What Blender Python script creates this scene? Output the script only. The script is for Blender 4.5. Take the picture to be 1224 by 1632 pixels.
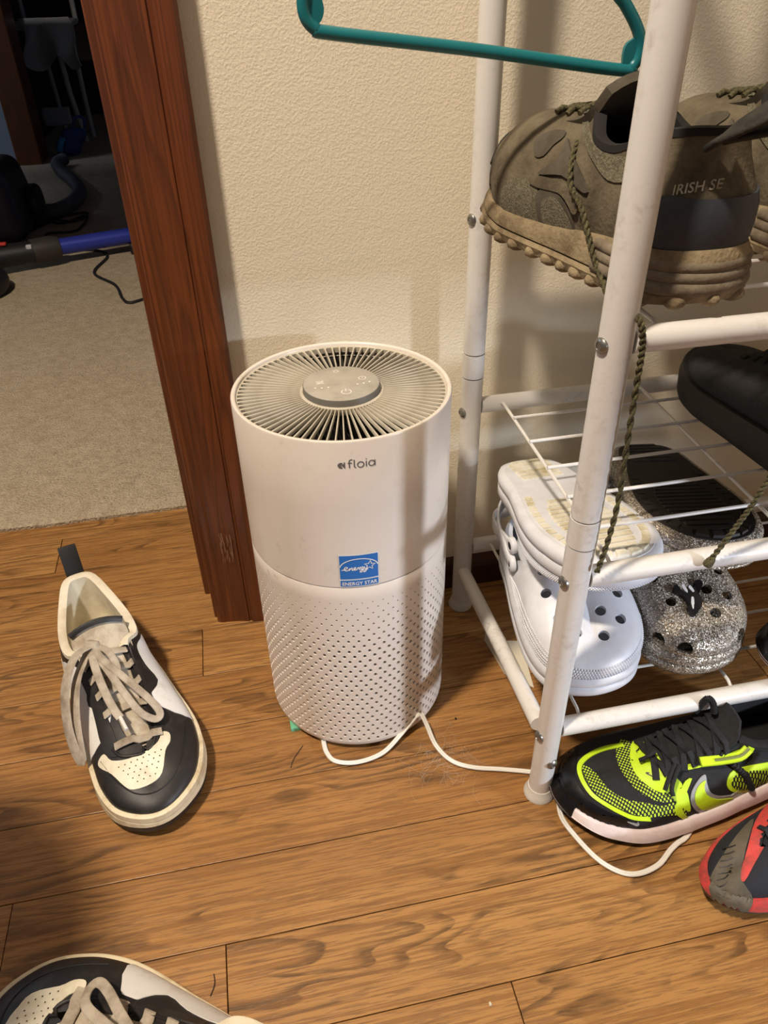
import bpy, bmesh, math, random
import numpy as np
from mathutils import Vector as V, Matrix
from mathutils.bvhtree import BVHTree

for o in list(bpy.data.objects): bpy.data.objects.remove(o)
SC = bpy.context.scene
COL = SC.collection
R = math.radians
random.seed(7)

# ------------------------------------------------------------------ camera
cam_d = bpy.data.cameras.new('camera'); cam = bpy.data.objects.new('camera', cam_d); COL.objects.link(cam)
cam_d.sensor_fit = 'VERTICAL'; cam_d.sensor_height = 32.0; cam_d.lens = 1211.92 * 32.0 / 1632.0
cam_d.clip_start = .02
cr = V((0.97958953, -0.20017348, -0.01830094)); cu = V((0.13218033, 0.57289736, 0.80889862)); cf = V((0.15143549, 0.79480764, -0.58766326))
cam.matrix_world = Matrix(((cr.x, cu.x, -cf.x, 0), (cr.y, cu.y, -cf.y, 0), (cr.z, cu.z, -cf.z, .65), (0, 0, 0, 1)))
SC.camera = cam

# ------------------------------------------------------------------ light
SC.view_settings.view_transform = 'Standard'; SC.view_settings.look = 'None'
SC.view_settings.gamma = 1.0; SC.view_settings.use_curve_mapping = False
SC.view_settings.exposure = 0.0
W = bpy.data.worlds.new('world'); SC.world = W; W.use_nodes = True
W.node_tree.nodes['Background'].inputs[0].default_value = (.75, .85, 1, 1)
W.node_tree.nodes['Background'].inputs[1].default_value = .16
def area(name, loc, target, size, energy, col, size_y=None):
    l = bpy.data.lights.new(name, 'AREA'); l.energy = energy; l.color = col; l.size = size
    l.shape = 'DISK'
    if size_y: l.shape = 'RECTANGLE'; l.size_y = size_y
    o = bpy.data.objects.new(name, l); COL.objects.link(o); o.location = loc
    o.rotation_euler = (V(target) - V(loc)).to_track_quat('-Z', 'Y').to_euler()
    return o
area('ceiling_lamp', (-.66, 0.0, 2.33), (0.1, .6, 0), .17, 60, (1, .86, .70))
sp = bpy.data.lights.new('side_beam', 'SPOT'); sp.energy = 125; sp.color = (.78, .86, 1); sp.shadow_soft_size = .07; sp.spot_size = R(22); sp.spot_blend = .75
spo = bpy.data.objects.new('side_beam', sp); COL.objects.link(spo); spo.location = (1.60, -.88, .60)
spo.rotation_euler = (V((.27, .44, .09))-V(spo.location)).to_track_quat('-Z', 'Y').to_euler()
area('far_room_fill', (-2.6, 2.6, 2.0), (-.6, 3.2, .2), .6, 13, (.75, .86, 1))  # added fill that lifts the dark far room; no fixture stands there

# ------------------------------------------------------------------ helpers
def srgb(c):
    if isinstance(c, str): c = tuple(int(c[i:i+2], 16) for i in (0, 2, 4))
    return tuple(((x/255)/12.92 if x/255 <= .04045 else ((x/255+.055)/1.055)**2.4) for x in c) + (1,)
MATS = {}
class NT:
    def __init__(s, name):
        s.m = bpy.data.materials.new(name); s.m.use_nodes = True; s.t = s.m.node_tree; s.b = s.t.nodes['Principled BSDF']; MATS[name] = s.m
    def n(s, typ, ins=None, **kw):
        k = s.t.nodes.new(typ)
        for a, v in kw.items(): setattr(k, a, v)
        for a, v in (ins or {}).items():
            if hasattr(v, 'links') or isinstance(v, bpy.types.NodeSocket): s.t.links.new(v, k.inputs[a])
            else: k.inputs[a].default_value = v
        return k
    def set(s, **kw):
        for a, v in kw.items():
            i = s.b.inputs[a.replace('_', ' ')]
            if isinstance(v, bpy.types.NodeSocket): s.t.links.new(v, i)
            else: i.default_value = v
    def coords(s, scale=(1, 1, 1), rnd=False, kind='Object'):
        tc = s.n('ShaderNodeTexCoord').outputs[kind]
        if rnd:
            oi = s.n('ShaderNodeObjectInfo').outputs['Random']
            mu = s.n('ShaderNodeMath', {0: oi, 1: 37.0}, operation='MULTIPLY').outputs[0]
            cx = s.n('ShaderNodeCombineXYZ', {0: mu, 1: mu, 2: mu}).outputs[0]
            tc = s.n('ShaderNodeVectorMath', {0: tc, 1: cx}, operation='ADD').outputs[0]
        return s.n('ShaderNodeMapping', {'Vector': tc, 'Scale': scale}).outputs[0]
    def noise(s, co, scale, detail=3, rough=.55, dist=0):
        return s.n('ShaderNodeTexNoise', {'Vector': co, 'Scale': scale, 'Detail': detail, 'Roughness': rough, 'Distortion': dist}).outputs['Fac']
    def ramp(s, fac, stops, interp='LINEAR'):
        r = s.n('ShaderNodeValToRGB', {'Fac': fac}); e = r.color_ramp.elements; r.color_ramp.interpolation = interp
        while len(e) < len(stops): e.new(.5)
        for k, (p, c) in enumerate(stops):
            e[k].position = p; e[k].color = c if len(c) == 4 else tuple(c) + (1,)
        return r.outputs['Color']
    def mix(s, fac, a, b, mode='MIX'):
        k = s.n('ShaderNodeMix', data_type='RGBA', blend_type=mode)
        for i, v in ((0, fac), (6, a), (7, b)):
            if isinstance(v, bpy.types.NodeSocket): s.t.links.new(v, k.inputs[i])
            else: k.inputs[i].default_value = v
        return k.outputs[2]
    def bump(s, h, strength=.3, dist=.001):
        s.set(Normal=s.n('ShaderNodeBump', {'Height': h, 'Strength': strength, 'Distance': dist}).outputs[0])

def mat(name, col, rough=.5, col2=None, nscale=60, lo=.4, hi=.65, bump=0, bscale=400, bdist=.001, metal=0, spec=.5, coat=0):
    if name in MATS: return MATS[name]
    t = NT(name); c = srgb(col); t.set(Roughness=rough, Metallic=metal); t.b.inputs['Specular IOR Level'].default_value = spec
    if coat: t.b.inputs['Coat Weight'].default_value = coat
    co = t.coords()
    if col2:
        t.set(Base_Color=t.ramp(t.noise(co, nscale, 5, .65), [(lo, c), (hi, srgb(col2))]))
    else:
        t.set(Base_Color=t.mix(t.noise(co, 90, 2), c, tuple(x*.93 for x in c[:3]) + (1,)))
    if bump: t.bump(t.noise(co, bscale, 3), bump, bdist)
    return t.m

def mesh(name, vs, fs, smooth=True):
    me = bpy.data.meshes.new(name); me.from_pydata([tuple(v) for v in vs], [], fs); me.update()
    if smooth: me.polygons.foreach_set('use_smooth', [True]*len(me.polygons))
    return me
def link(name, me, m=None, parent=None, **props):
    o = bpy.data.objects.new(name, me); COL.objects.link(o)
    if m and me and not me.materials: me.materials.append(m)
    if parent: o.parent = parent
    for k, v in props.items(): o[k] = v
    return o
def obj(name, vf, m, parent=None, smooth=True, auto=38, **props):
    me = mesh(name, vf[0], vf[1], smooth)
    if auto and smooth: me.set_sharp_from_angle(angle=R(auto))
    return link(name, me, m, parent, **props)
def thing(name, loc, label, cat, group=None, rz=0, rot=None):
    o = bpy.data.objects.new(name, None); COL.objects.link(o); o.location = loc
    o.rotation_euler = rot if rot else (0, 0, rz); o.empty_display_size = .02
    o['label'] = label; o['category'] = cat
    if group: o['group'] = group
    return o
def tag(o, label, cat, group=None):
    o['label'] = label; o['category'] = cat
    if group: o['group'] = group
    return o
def join(*parts):
    vs, fs = [], []
    for v, f in parts:
        k = len(vs); vs += [tuple(x) for x in v]; fs += [tuple(i+k for i in q) for q in f]
    return vs, fs
def xform(vf, M):
    return [tuple(M @ V(v)) for v in vf[0]], vf[1]
def spline(pts, n, closed=False):
    P = np.array(pts, float); m = len(P); out = []
    segs = m if closed else m-1
    for t in np.linspace(0, segs, n, endpoint=not closed):
        i = min(int(t), segs-1); f = t-i
        if closed: a, b, c, d = P[(i-1) % m], P[i], P[(i+1) % m], P[(i+2) % m]
        else: a, b, c, d = P[max(i-1, 0)], P[i], P[i+1], P[min(i+2, m-1)]
        if not closed and i == 0: a = 2*b-c
        if not closed and i == m-2: d = 2*c-b
        out.append(.5*(2*b+(c-a)*f+(2*a-5*b+4*c-d)*f*f+(3*b-a-3*c+d)*f**3))
    return np.array(out)
def lerp(x, xs, ys): return float(np.interp(x, xs, ys))
def smooth_tab(x, xs, ys):
    return lerp(x, DENSE[id(xs)][0], DENSE[id(xs)][1]) if id(xs) in DENSE else lerp(x, xs, ys)
DENSE = {}
def frames(P, closed=False, up=None):
    P = [V(p) for p in P]; n = len(P); T = []
    for i in range(n):
        a = P[(i-1) % n] if (closed or i > 0) else P[i]; b = P[(i+1) % n] if (closed or i < n-1) else P[i]
        t = (b-a); T.append(t.normalized() if t.length > 1e-9 else V((1, 0, 0)))
    N = []
    u = V(up) if up else (V((0, 0, 1)) if abs(T[0].z) < .9 else V((1, 0, 0)))
    for i in range(n):
        if up is None and i > 0: u = N[-1]
        k = u - T[i]*u.dot(T[i])
        if k.length < 1e-6: k = T[i].orthogonal()
        N.append(k.normalized())
    return P, T, N
def tube(P, r, seg=10, closed=False, cap=True, sx=1., sy=1., up=None):
    P, T, N = frames(P, closed, up); vs, fs = [], []; n = len(P)
    for i in range(n):
        B = T[i].cross(N[i]); rr = r[i] if hasattr(r, '__len__') else r
        for k in range(seg):
            a = 2*math.pi*k/seg
            vs.append(P[i]+N[i]*(math.sin(a)*rr*sy)+B*(math.cos(a)*rr*sx))
    for i in range(n if closed else n-1):
        j = (i+1) % n
        for k in range(seg):
            l = (k+1) % seg; fs.append((i*seg+k, i*seg+l, j*seg+l, j*seg+k))
    if cap and not closed:
        fs.append(tuple(range(seg))[::-1]); fs.append(tuple((n-1)*seg+k for k in range(seg)))
    return vs, fs
def ribbon(P, w, t, up=(0, 0, 1), ups=None):
    """flat band: w wide, t thick; 8-sided rounded section"""
    P, T, N = frames(P, False, up)
    if ups: N = [(V(u)-T[i]*V(u).dot(T[i])).normalized() for i, u in enumerate(ups)]
    sec = [(-.5, -.2), (-.42, -.5), (.42, -.5), (.5, -.2), (.5, .2), (.42, .5), (-.42, .5), (-.5, .2)]
    vs, fs = [], []; n = len(P)
    for i in range(n):
        B = T[i].cross(N[i]); ww = w[i] if hasattr(w, '__len__') else w
        for a, b in sec: vs.append(P[i]+B*(a*ww)+N[i]*(b*t))
    for i in range(n-1):
        for k in range(8):
            l = (k+1) % 8; fs.append((i*8+k, i*8+l, i*8+8+l, i*8+8+k))
    fs.append(tuple(range(8))[::-1]); fs.append(tuple((n-1)*8+k for k in range(8)))
    return vs, fs
def lathe(prof, n=48, center=(0, 0, 0), closed=False):
    vs, fs = [], []; m = len(prof); cx, cy, cz = center
    for i in range(n):
        a = 2*math.pi*i/n
        for r, z in prof: vs.append((cx+r*math.cos(a), cy+r*math.sin(a), cz+z))
    for i in range(n):
        j = (i+1) % n
        for k in range(m if closed else m-1):
            l = (k+1) % m; fs.append((i*m+k, j*m+k, j*m+l, i*m+l))
    return vs, fs
def box(x0, y0, z0, x1, y1, z1, bev=.0):
    if bev <= 0:
        v = [(x0, y0, z0), (x1, y0, z0), (x1, y1, z0), (x0, y1, z0), (x0, y0, z1), (x1, y0, z1), (x1, y1, z1), (x0, y1, z1)]
        return v, [(0, 3, 2, 1), (4, 5, 6, 7), (0, 1, 5, 4), (1, 2, 6, 5), (2, 3, 7, 6), (3, 0, 4, 7)]
    b = bmesh.new(); bmesh.ops.create_cube(b, size=1)
    for v in b.verts: v.co = V(((x0+x1)/2+v.co.x*(x1-x0), (y0+y1)/2+v.co.y*(y1-y0), (z0+z1)/2+v.co.z*(z1-z0)))
    bmesh.ops.bevel(b, geom=b.edges[:], offset=bev, segments=2, profile=.5, affect='EDGES')
    return from_bm(b)
def from_bm(b):
    b.verts.ensure_lookup_table(); b.verts.index_update()
    r = [v.co.copy() for v in b.verts], [tuple(v.index for v in f.verts) for f in b.faces]; b.free(); return r
def prism(poly, z0, z1, bev=0):
    n = len(poly); vs = [(x, y, z0) for x, y in poly]+[(x, y, z1) for x, y in poly]
    fs = [tuple(range(n))[::-1], tuple(range(n, 2*n))]+[(i, (i+1) % n, n+(i+1) % n, n+i) for i in range(n)]
    return vs, fs
def text_mesh(s, size, shear=0, bold=0, align='CENTER', space=1):
    c = bpy.data.curves.new('t', 'FONT'); c.body = s; c.size = size; c.shear = shear; c.offset = bold; c.align_x = align; c.space_character = space
    c.resolution_u = 3
    o = bpy.data.objects.new('t', c); COL.objects.link(o); bpy.context.view_layer.update()
    me = bpy.data.meshes.new_from_object(o.evaluated_get(bpy.context.evaluated_depsgraph_get()))
    r = [v.co.copy() for v in me.vertices], [tuple(p.vertices) for p in me.polygons]
    bpy.data.objects.remove(o); bpy.data.curves.remove(c); bpy.data.meshes.remove(me); return r
def strokes(lines, w):
    """flat 2-D pen strokes as quads"""
    out = []
    for L in lines:
        L = [V((x, y, 0)) for x, y in L]; vs, fs = [], []; n = len(L)
        cl = (L[0]-L[-1]).length < 1e-7
        for i in range(n):
            a = L[i-1] if i else (L[-2] if cl else L[0]); b = L[i+1] if i < n-1 else (L[1] if cl else L[-1])
            t = (b-a).normalized(); k = V((-t.y, t.x, 0))*w/2
            vs += [L[i]+k, L[i]-k]
        for i in range(n-1): fs.append((2*i, 2*i+1, 2*i+3, 2*i+2))
        out.append((vs, fs))
    return join(*out)
def arc2(cx, cy, r, a0, a1, n=16, ry=None):
    return [(cx+r*math.cos(R(a0+(a1-a0)*i/n)), cy+(ry or r)*math.sin(R(a0+(a1-a0)*i/n))) for i in range(n+1)]

# ------------------------------------------------------------------ materials of the setting
def m_wall():
    t = NT('wall_paint'); co = t.coords()
    t.set(Base_Color=t.mix(t.noise(co, 6, 3), srgb((243, 234, 212)), srgb((236, 224, 198))), Roughness=.55)
    h1 = t.noise(co, 470, 2, .5, .15); h2 = t.noise(co, 150, 2)
    h = t.n('ShaderNodeMath', {0: t.ramp(h1, [(.42, (0, 0, 0)), (.62, (1, 1, 1))]), 1: h2}, operation='ADD').outputs[0]
    t.bump(h, .26, .0006); return t.m
def m_oak():
    t = NT('oak_plank'); co = t.coords(rnd=True)
    oi = t.n('ShaderNodeObjectInfo').outputs['Random']
    sep = lambda sc: t.n('ShaderNodeMapping', {'Vector': co, 'Scale': sc}).outputs[0]
    mul = lambda a, b: t.n('ShaderNodeMath', {0: a, 1: b}, operation='MULTIPLY').outputs[0]
    tone = t.ramp(oi, [(0, srgb((168, 122, 69))), (.5, srgb((177, 131, 76))), (1, srgb((158, 110, 59)))])
    big = t.noise(sep((2.2, 14, 1)), 1.0, 3, .5)
    tone = t.mix(t.ramp(big, [(.42, (0, 0, 0)), (.66, (.45, .45, .45))]), tone, srgb((140, 95, 49)))
    # cathedral figure: contour bands of a slow field
    f = t.noise(sep((1.8, 11, 1)), 1.5, 2, .45, .25)
    fr = t.n('ShaderNodeMath', {0: mul(f, 17.0)}, operation='FRACT').outputs[0]
    band = t.ramp(fr, [(0, (0, 0, 0)), (.45, (.06, .06, .06)), (.72, (.85, .85, .85)), (.93, (1, 1, 1)), (1, (0, 0, 0))])
    patch = t.ramp(t.noise(sep((2.4, 12, 1)), 1.7, 4, .6), [(.49, (0, 0, 0)), (.57, (1, 1, 1))])
    rag = t.ramp(t.noise(sep((30, 260, 1)), 1.0, 3, .7), [(.30, (.25,)*3), (.55, (1, 1, 1))])
    c1 = t.mix(mul(mul(mul(band, patch), rag), .95), tone, srgb((88, 62, 34)))
    # fine dark pores stretched along the board
    pores = t.ramp(t.noise(sep((34, 620, 1)), 1.0, 3, .65, .3), [(.50, (0, 0, 0)), (.60, (1, 1, 1))])
    lines = t.ramp(t.noise(sep((5, 300, 1)), 1.0, 3, .65, .25), [(.49, (0, 0, 0)), (.58, (1, 1, 1))])
    c2 = t.mix(mul(pores, .55), c1, srgb((100, 66, 32)))
    c3 = t.mix(mul(lines, .60), c2, srgb((122, 80, 38)))
    t.set(Base_Color=c3, Roughness=t.ramp(pores, [(0, (.38,)*3), (1, (.55,)*3)]))
    t.bump(pores, .14, .0004); return t.m
def m_dark_wood():
    t = NT('stained_trim_wood'); co = t.coords()
    sep = lambda sc: t.n('ShaderNodeMapping', {'Vector': co, 'Scale': sc}).outputs[0]
    mul = lambda a, b: t.n('ShaderNodeMath', {0: a, 1: b}, operation='MULTIPLY').outputs[0]
    f = t.noise(sep((20, 20, .9)), 1.0, 2, .5, .3)
    fr = t.n('ShaderNodeMath', {0: mul(f, 15.0)}, operation='FRACT').outputs[0]
    band = t.ramp(fr, [(0, (0, 0, 0)), (.5, (.2, .2, .2)), (.85, (.9, .9, .9)), (1, (0, 0, 0))])
    c = t.mix(mul(band, .75), srgb((112, 58, 26)), srgb((70, 34, 16)))
    line = t.ramp(t.noise(sep((330, 330, 3.0)), 1.0, 2, .55, .2), [(.46, (0, 0, 0)), (.60, (1, 1, 1))])
    c = t.mix(mul(line, .55), c, srgb((84, 44, 20)))
    pores = t.ramp(t.noise(sep((520, 520, 20)), 1.0, 2, .6), [(.55, (0, 0, 0)), (.68, (1, 1, 1))])
    c = t.mix(mul(pores, .55), c, srgb((60, 32, 16)))
    t.set(Base_Color=c, Roughness=.36); t.b.inputs['Coat Weight'].default_value = .15; t.b.inputs['Coat Roughness'].default_value = .3
    t.bump(line, .10, .0004); return t.m
def m_carpet():
    t = NT('carpet_pile'); co = t.coords()
    a = t.noise(co, 55, 4, .7); b = t.noise(co, 330, 2, .7)
    c = t.mix(t.ramp(a, [(.35, (0, 0, 0)), (.7, (1, 1, 1))]), srgb((206, 190, 164)), srgb((182, 164, 138)))
    t.set(Base_Color=t.mix(t.ramp(b, [(.4, (0, 0, 0)), (.75, (.6,)*3)]), c, srgb((130, 114, 92))), Roughness=.95)
    t.b.inputs['Specular IOR Level'].default_value = .1
    h = t.n('ShaderNodeMath', {0: a, 1: b}, operation='ADD').outputs[0]
    t.bump(h, .9, .006); return t.m
WALL, OAK, TRIM, CARPET = m_wall(), m_oak(), m_dark_wood(), m_carpet()
def m_enamel():
    t = NT('white_enamel'); co = t.coords()
    n1 = t.ramp(t.noise(co, 11, 5, .7), [(.47, (0, 0, 0)), (.68, (.9, .9, .9))])
    n2 = t.ramp(t.noise(co, 130, 4, .75), [(.48, (0, 0, 0)), (.68, (.6,)*3)])
    f = t.n('ShaderNodeMath', {0: n1, 1: n2}, operation='MULTIPLY').outputs[0]
    t.set(Base_Color=t.mix(f, srgb((222, 219, 214)), srgb((128, 104, 76))), Roughness=.33); return t.m
ENAMEL = m_enamel()
GROOVE = mat('dark_gap', (52, 46, 40), .8)
STEEL = mat('screw_steel', (150, 148, 142), .35, metal=.9)
def m_plastic():
    t = NT('white_plastic_dirty'); co = t.coords()
    n1 = t.ramp(t.noise(co, 9, 4, .7), [(.43, (0, 0, 0)), (.75, (.7,)*3)])
    n2 = t.ramp(t.noise(co, 75, 4, .7), [(.57, (0, 0, 0)), (.74, (.9,)*3)])
    f = t.n('ShaderNodeMath', {0: n1, 1: n2}, operation='MULTIPLY').outputs[0]
    c = t.mix(f, srgb((226, 216, 204)), srgb((112, 90, 64)))
    n3 = t.ramp(t.noise(co, 5, 3, .6), [(.4, (0, 0, 0)), (.7, (.35,)*3)])
    c = t.mix(n3, c, srgb((206, 190, 168)))
    t.set(Base_Color=c, Roughness=.3); return t.m
PLASTIC = m_plastic()

# ------------------------------------------------------------------ setting
YW = .71                       # the wall face
def struct(name, vf, m, parent=None, smooth=False, **k):
    o = obj(name, vf, m, parent, smooth, **k)
    if not parent: o['kind'] = 'structure'
    return o
floor = struct('floor', box(-1.7, -1.6, -.03, 1.9, .845, -.012), GROOVE)
LY = [-1.6, -1.525, -1.45, -1.375, -1.3, -1.225, -1.15, -1.075, -1.0, -.925, -.85, -.775, -.70, -.625, -.55, -.475, -.4, -.325, -.25, -.175, -.1, -.0275, .02, .0945, .169, .2433, .318, .3903, .4643, .5405, .617, .6925, .769, .843, .918, .993]
SEAM = {.2433: [-.85, .1393, .9], .318: [-.95, -.0794, 1.1], .3903: [-.2579, .75], .4643: [-.7, .86], .5405: [-.3, .52], .617: [-.46, .39], .6925: [-.0944, .66], .769: [-.75, .21],
        .843: [-.6, .33], .918: [-.2855, .8], .993: [-.6, .1]}
pk = 0
for i in range(len(LY)-1):
    y0, y1 = LY[i], LY[i+1]
    if y1 < -.15:
        xs = [-1.7, 1.9] if i % 1 == 0 else []
        xs = [-1.7, -1.7+((i*1.37) % 1.6)+.9, 1.9]
    else:
        key = min(SEAM, key=lambda k: abs(k-y1)) if y1 > .2 else None
        xs = [-1.7]+(SEAM[key] if key else [-.6+((i*.73) % .9)])+[1.9]
    if y1 > .86: xs = [x for x in xs if x > -.9 and x < -.08]; xs = [-.9]+xs+[-.08]
    for a, b in zip(xs, xs[1:]):
        if b-a < .02: continue
        g = .0004
        dz = random.uniform(-.0003, .0002)
        p = obj('plank', box(a+g, y0+g, -.012, b-g, y1-g, dz, .0005), OAK, floor, False); pk += 1
# floor of the doorway carries on under the carpet
struct('floor', box(-3.2, .845, -.03, 1.2, 5.2, -.0125), GROOVE)

# back wall: right of the doorway, header and the stretch left of the doorway
DX0, DX1, DH = -.90, -.079, 2.03       # doorway opening between jambs
struct('wall_back', box(DX1+.012, YW, -.012, 1.9, YW+.115, 2.42), WALL)
struct('wall_left', box(-1.7, YW, -.012, DX0-.012, YW+.115, 2.42), WALL)
struct('wall_front', box(-1.7, YW, DH+.012, 1.9, YW+.1149, 2.42), WALL) if False else struct('wall_header', box(DX0-.012, YW, DH+.012, DX1+.012, YW+.115, 2.42), WALL)
struct('wall_right', box(1.9, -1.6, -.012, 2.0, YW+.115, 2.42), WALL)
struct('ceiling', box(-1.7, -1.6, 2.42, 2.0, YW+.115, 2.5), mat('ceiling_paint', (232, 228, 218), .8))
# door casing with a ranch profile (thin at the jamb, thick at the outside)
def casing(x_in, sgn, z1, name, m=TRIM):
    w = .0605
    prof = [(0, 0), (0, .0085), (.003, .0105), (.008, .0115), (.011, .0112), (.030, .0140), (.0375, .0162), (.0385, .0150), (.0405, .0150), (.0415, .0168), (.050, .0190), (.057, .0195), (.0605, .0165), (.0605, 0)]
    vs, fs = [], []; n = len(prof)
    for z in (0, z1):
        for a, d in prof: vs.append((x_in+sgn*a, YW-d, z))
    fs += [(i, (i+1) % n, n+(i+1) % n, n+i) for i in range(n)]+[tuple(range(n))[::-1], tuple(range(n, 2*n))]
    return struct(name, (vs, fs), m, smooth=False)
cas = casing(-.0755, 1, DH, 'trim_1'); casing(DX0-.004, -1, DH, 'trim_2')
jamb = struct('trim_3', box(DX1, YW-.0004, 0, DX1+.0118, YW+.1154, DH, .0012), TRIM)
obj('door_stop', box(DX1-.0115, YW+.045, 0, DX1-.0002, YW+.085, DH, .0015), TRIM, jamb, False)
struct('trim_4', box(DX0-.0118, YW-.0004, 0, DX0, YW+.1154, DH, .0012), TRIM)
struct('trim_5', box(DX0-.064, YW-.018, DH, -.015, YW, DH+.06, .002), TRIM)
# baseboard behind purifier and rack
bp = [(0, 0), (0.0115, 0), (.0115, .030), (.010, .037), (.006, .0405), (.0, .042)]
vs = [(x, YW-d, z) for x in (-.0145, 1.9) for d, z in bp]; n = len(bp)
struct('baseboard_back', (vs, [(i, (i+1) % n, n+(i+1) % n, n+i) for i in range(n)]+[tuple(range(n)), tuple(range(n, 2*n))[::-1]]), mat('baseboard_wood', (70, 34, 18), .4, (54, 26, 14), 20))
# ------------------------------------------------------------------ air purifier
PC = (.0753, .5726); PR = .0922; PH = .3628
pur = thing('air_purifier', (PC[0], PC[1], 0), 'white cylindrical air purifier with radial top grille standing on the wood floor', 'air purifier')
LBLUE = mat('label_blue', (38, 112, 190), .35); LWHITE = mat('label_white', (240, 240, 236), .4); GREYPRINT = mat('grey_print', (104, 102, 100), .5)
GRILL = mat('grille_plastic', (196, 188, 170), .45, (172, 162, 142), 40, .45, .75)
DISC = mat('control_disc_plastic', (172, 166, 154), .5, (150, 142, 128), 50, .45, .8)
def on_cyl(vf, th0, z0, off=.0002, r=PR):
    return [((r+off+v[2])*math.cos(R(th0)+v[0]/r), (r+off+v[2])*math.sin(R(th0)+v[0]/r), z0+v[1]) for v in vf[0]], vf[1]
SEAMZ = .2190
obj('upper_shell', lathe([(PR-.0035, SEAMZ+.0006), (PR-.0006, SEAMZ+.0006), (PR, SEAMZ+.0012), (PR, .30), (PR, PH-.0018), (PR-.0006, PH-.0005), (PR-.0016, PH), (PR-.0032, PH-.0004), (PR-.0040, PH-.0014), (PR-.0042, PH-.012), (PR-.006, PH-.012)], 160), PLASTIC, pur)
# lower shell with real holes
NC, NR, z0, dz = 62, 29, .0125, .0066
vs, fs = [], []
def ring_pt(a, z, r=PR): return (r*math.cos(a), r*math.sin(a), z)
H8 = [(math.cos(R(22.5+45*k)), math.sin(R(22.5+45*k))) for k in range(8)]
da = 2*math.pi/NC
for j in range(NR):
    zc = z0+dz*(j+.5)
    f = min(1, max(0, (NR-1-j)/9.5)); hr = .00066+.00136*f**.9
    for i in range(NC):
        ac = (i+(.5 if j % 2 else 0))*da; k = len(vs)
        cell = [(1, 1), (0, 1), (-1, 1), (-1, -1), (0, -1), (1, -1)]
        # eight outer points aligned with the eight hole points
        outer = [(1, .414), (.414, 1), (-.414, 1), (-1, .414), (-1, -.414), (-.414, -1), (.414, -1), (1, -.414)]
        per = [(1, 1), (0, 1), (-1, 1), (-1, 0), (-1, -1), (0, -1), (1, -1), (1, 0)]
        for x, y in per: vs.append(ring_pt(ac+x*da/2, zc+y*dz/2))
        H = [(math.cos(R(45+45*q)), math.sin(R(45+45*q))) for q in range(8)]
        for x, y in H: vs.append(ring_pt(ac+x*hr*.95/PR, zc+y*hr*1.1))
        for x, y in H: vs.append(ring_pt(ac+x*hr*.8/PR, zc+y*hr*.95, PR-.0022))
        for q in range(8):
            w = (q+1) % 8
            fs.append((k+q, k+w, k+8+w, k+8+q)); fs.append((k+8+q, k+8+w, k+16+w, k+16+q))
low = obj('perforated_shell', (vs, fs), PLASTIC, pur, False)
b = bmesh.new(); b.from_mesh(low.data); bmesh.ops.remove_doubles(b, verts=b.verts[:], dist=1e-5); b.to_mesh(low.data); b.free()
low.data.polygons.foreach_set('use_smooth', [True]*len(low.data.polygons)); low.data.set_sharp_from_angle(angle=R(40))
zt = z0+dz*NR
obj('shell_band', lathe([(PR, zt-.00001), (PR, SEAMZ-.0007), (PR-.0005, SEAMZ), (PR-.003, SEAMZ)], 124), PLASTIC, pur)
obj('base_rim', lathe([(PR-.004, .0062), (PR-.0016, .0066), (PR-.0004, .0085), (PR, z0)], 124), PLASTIC, pur)
obj('base_foot', lathe([(.0, 0), (PR-.010, 0), (PR-.008, .002), (PR-.008, .007), (0, .007)], 64), mat('black_rubber', (28, 27, 26), .7), pur)
obj('filter_core', lathe([(PR-.014, .008), (PR-.014, PH-.05), (.0, PH-.05)], 64), mat('filter_dark', (16, 14, 12), .95), pur)
# top grille
RO, RI, GZ = PR-.0050, .0335, PH-.0035
sl = []
L0, L1 = RI-.001, RO+.0006
prof = [(L0, .00045), (L0+.012, .00055), (L1-.006, .00068), (L1-.003, .00078), (L1-.0015, .0012), (L1, .0021)]
v, f = [], []
for x, hw in prof:
    v += [(x, -hw, -.0036), (x, hw, -.0036), (x, hw, -.0004), (x, hw*.5, 0), (x, -hw*.5, 0), (x, -hw, -.0004)]
for i in range(len(prof)-1):
    for q in range(6):
        w = (q+1) % 6; f.append((i*6+q, i*6+w, i*6+6+w, i*6+6+q))
slat_me = mesh('grille_slat', v, f, True); slat_me.materials.append(GRILL); slat_me.set_sharp_from_angle(angle=R(40))
for i in range(80):
    s = link('grille_slat', slat_me, None, pur); s.location = (0, 0, GZ); s.rotation_euler = (0, 0, 2*math.pi*(i+.3)/80)
obj('grille_ring', lathe([(RO-.0004, -.0055), (RO-.0004, -.0003), (RO, 0), (RO+.0008, .0006), (PR-.0041, .0006), (PR-.0041, -.0055)], 120, (0, 0, GZ), True), GRILL, pur)
obj('hub_ring', lathe([(RI+.0010, -.006), (RI+.0016, -.0004), (RI+.0006, .0002), (RI-.001, .0002), (RI-.001, -.006)], 80, (0, 0, GZ), True), GRILL, pur)
DZ = GZ+.0062
obj('hub_side', lathe([(RI-.0012, -.004), (RI-.0012, .0050), (RI-.0016, .0056), (0, .0056)], 80, (0, 0, GZ)), mat('hub_grey', (110, 106, 98), .5), pur)
disc = obj('control_disc', lathe([(RI-.0018, GZ+.0050), (RI-.0018, DZ-.0004), (RI-.0024, DZ), (0, DZ)], 80), DISC, pur, auto=40)
obj('fan_chamber', lathe([(RO+.001, PH-.0085), (RO-.004, PH-.030), (RO-.012, PH-.046), (.03, PH-.047), (0, PH-.047)], 80), mat('fan_chamber', (58, 53, 46), .7, (40, 37, 33), 30), pur)
fv = []
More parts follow.
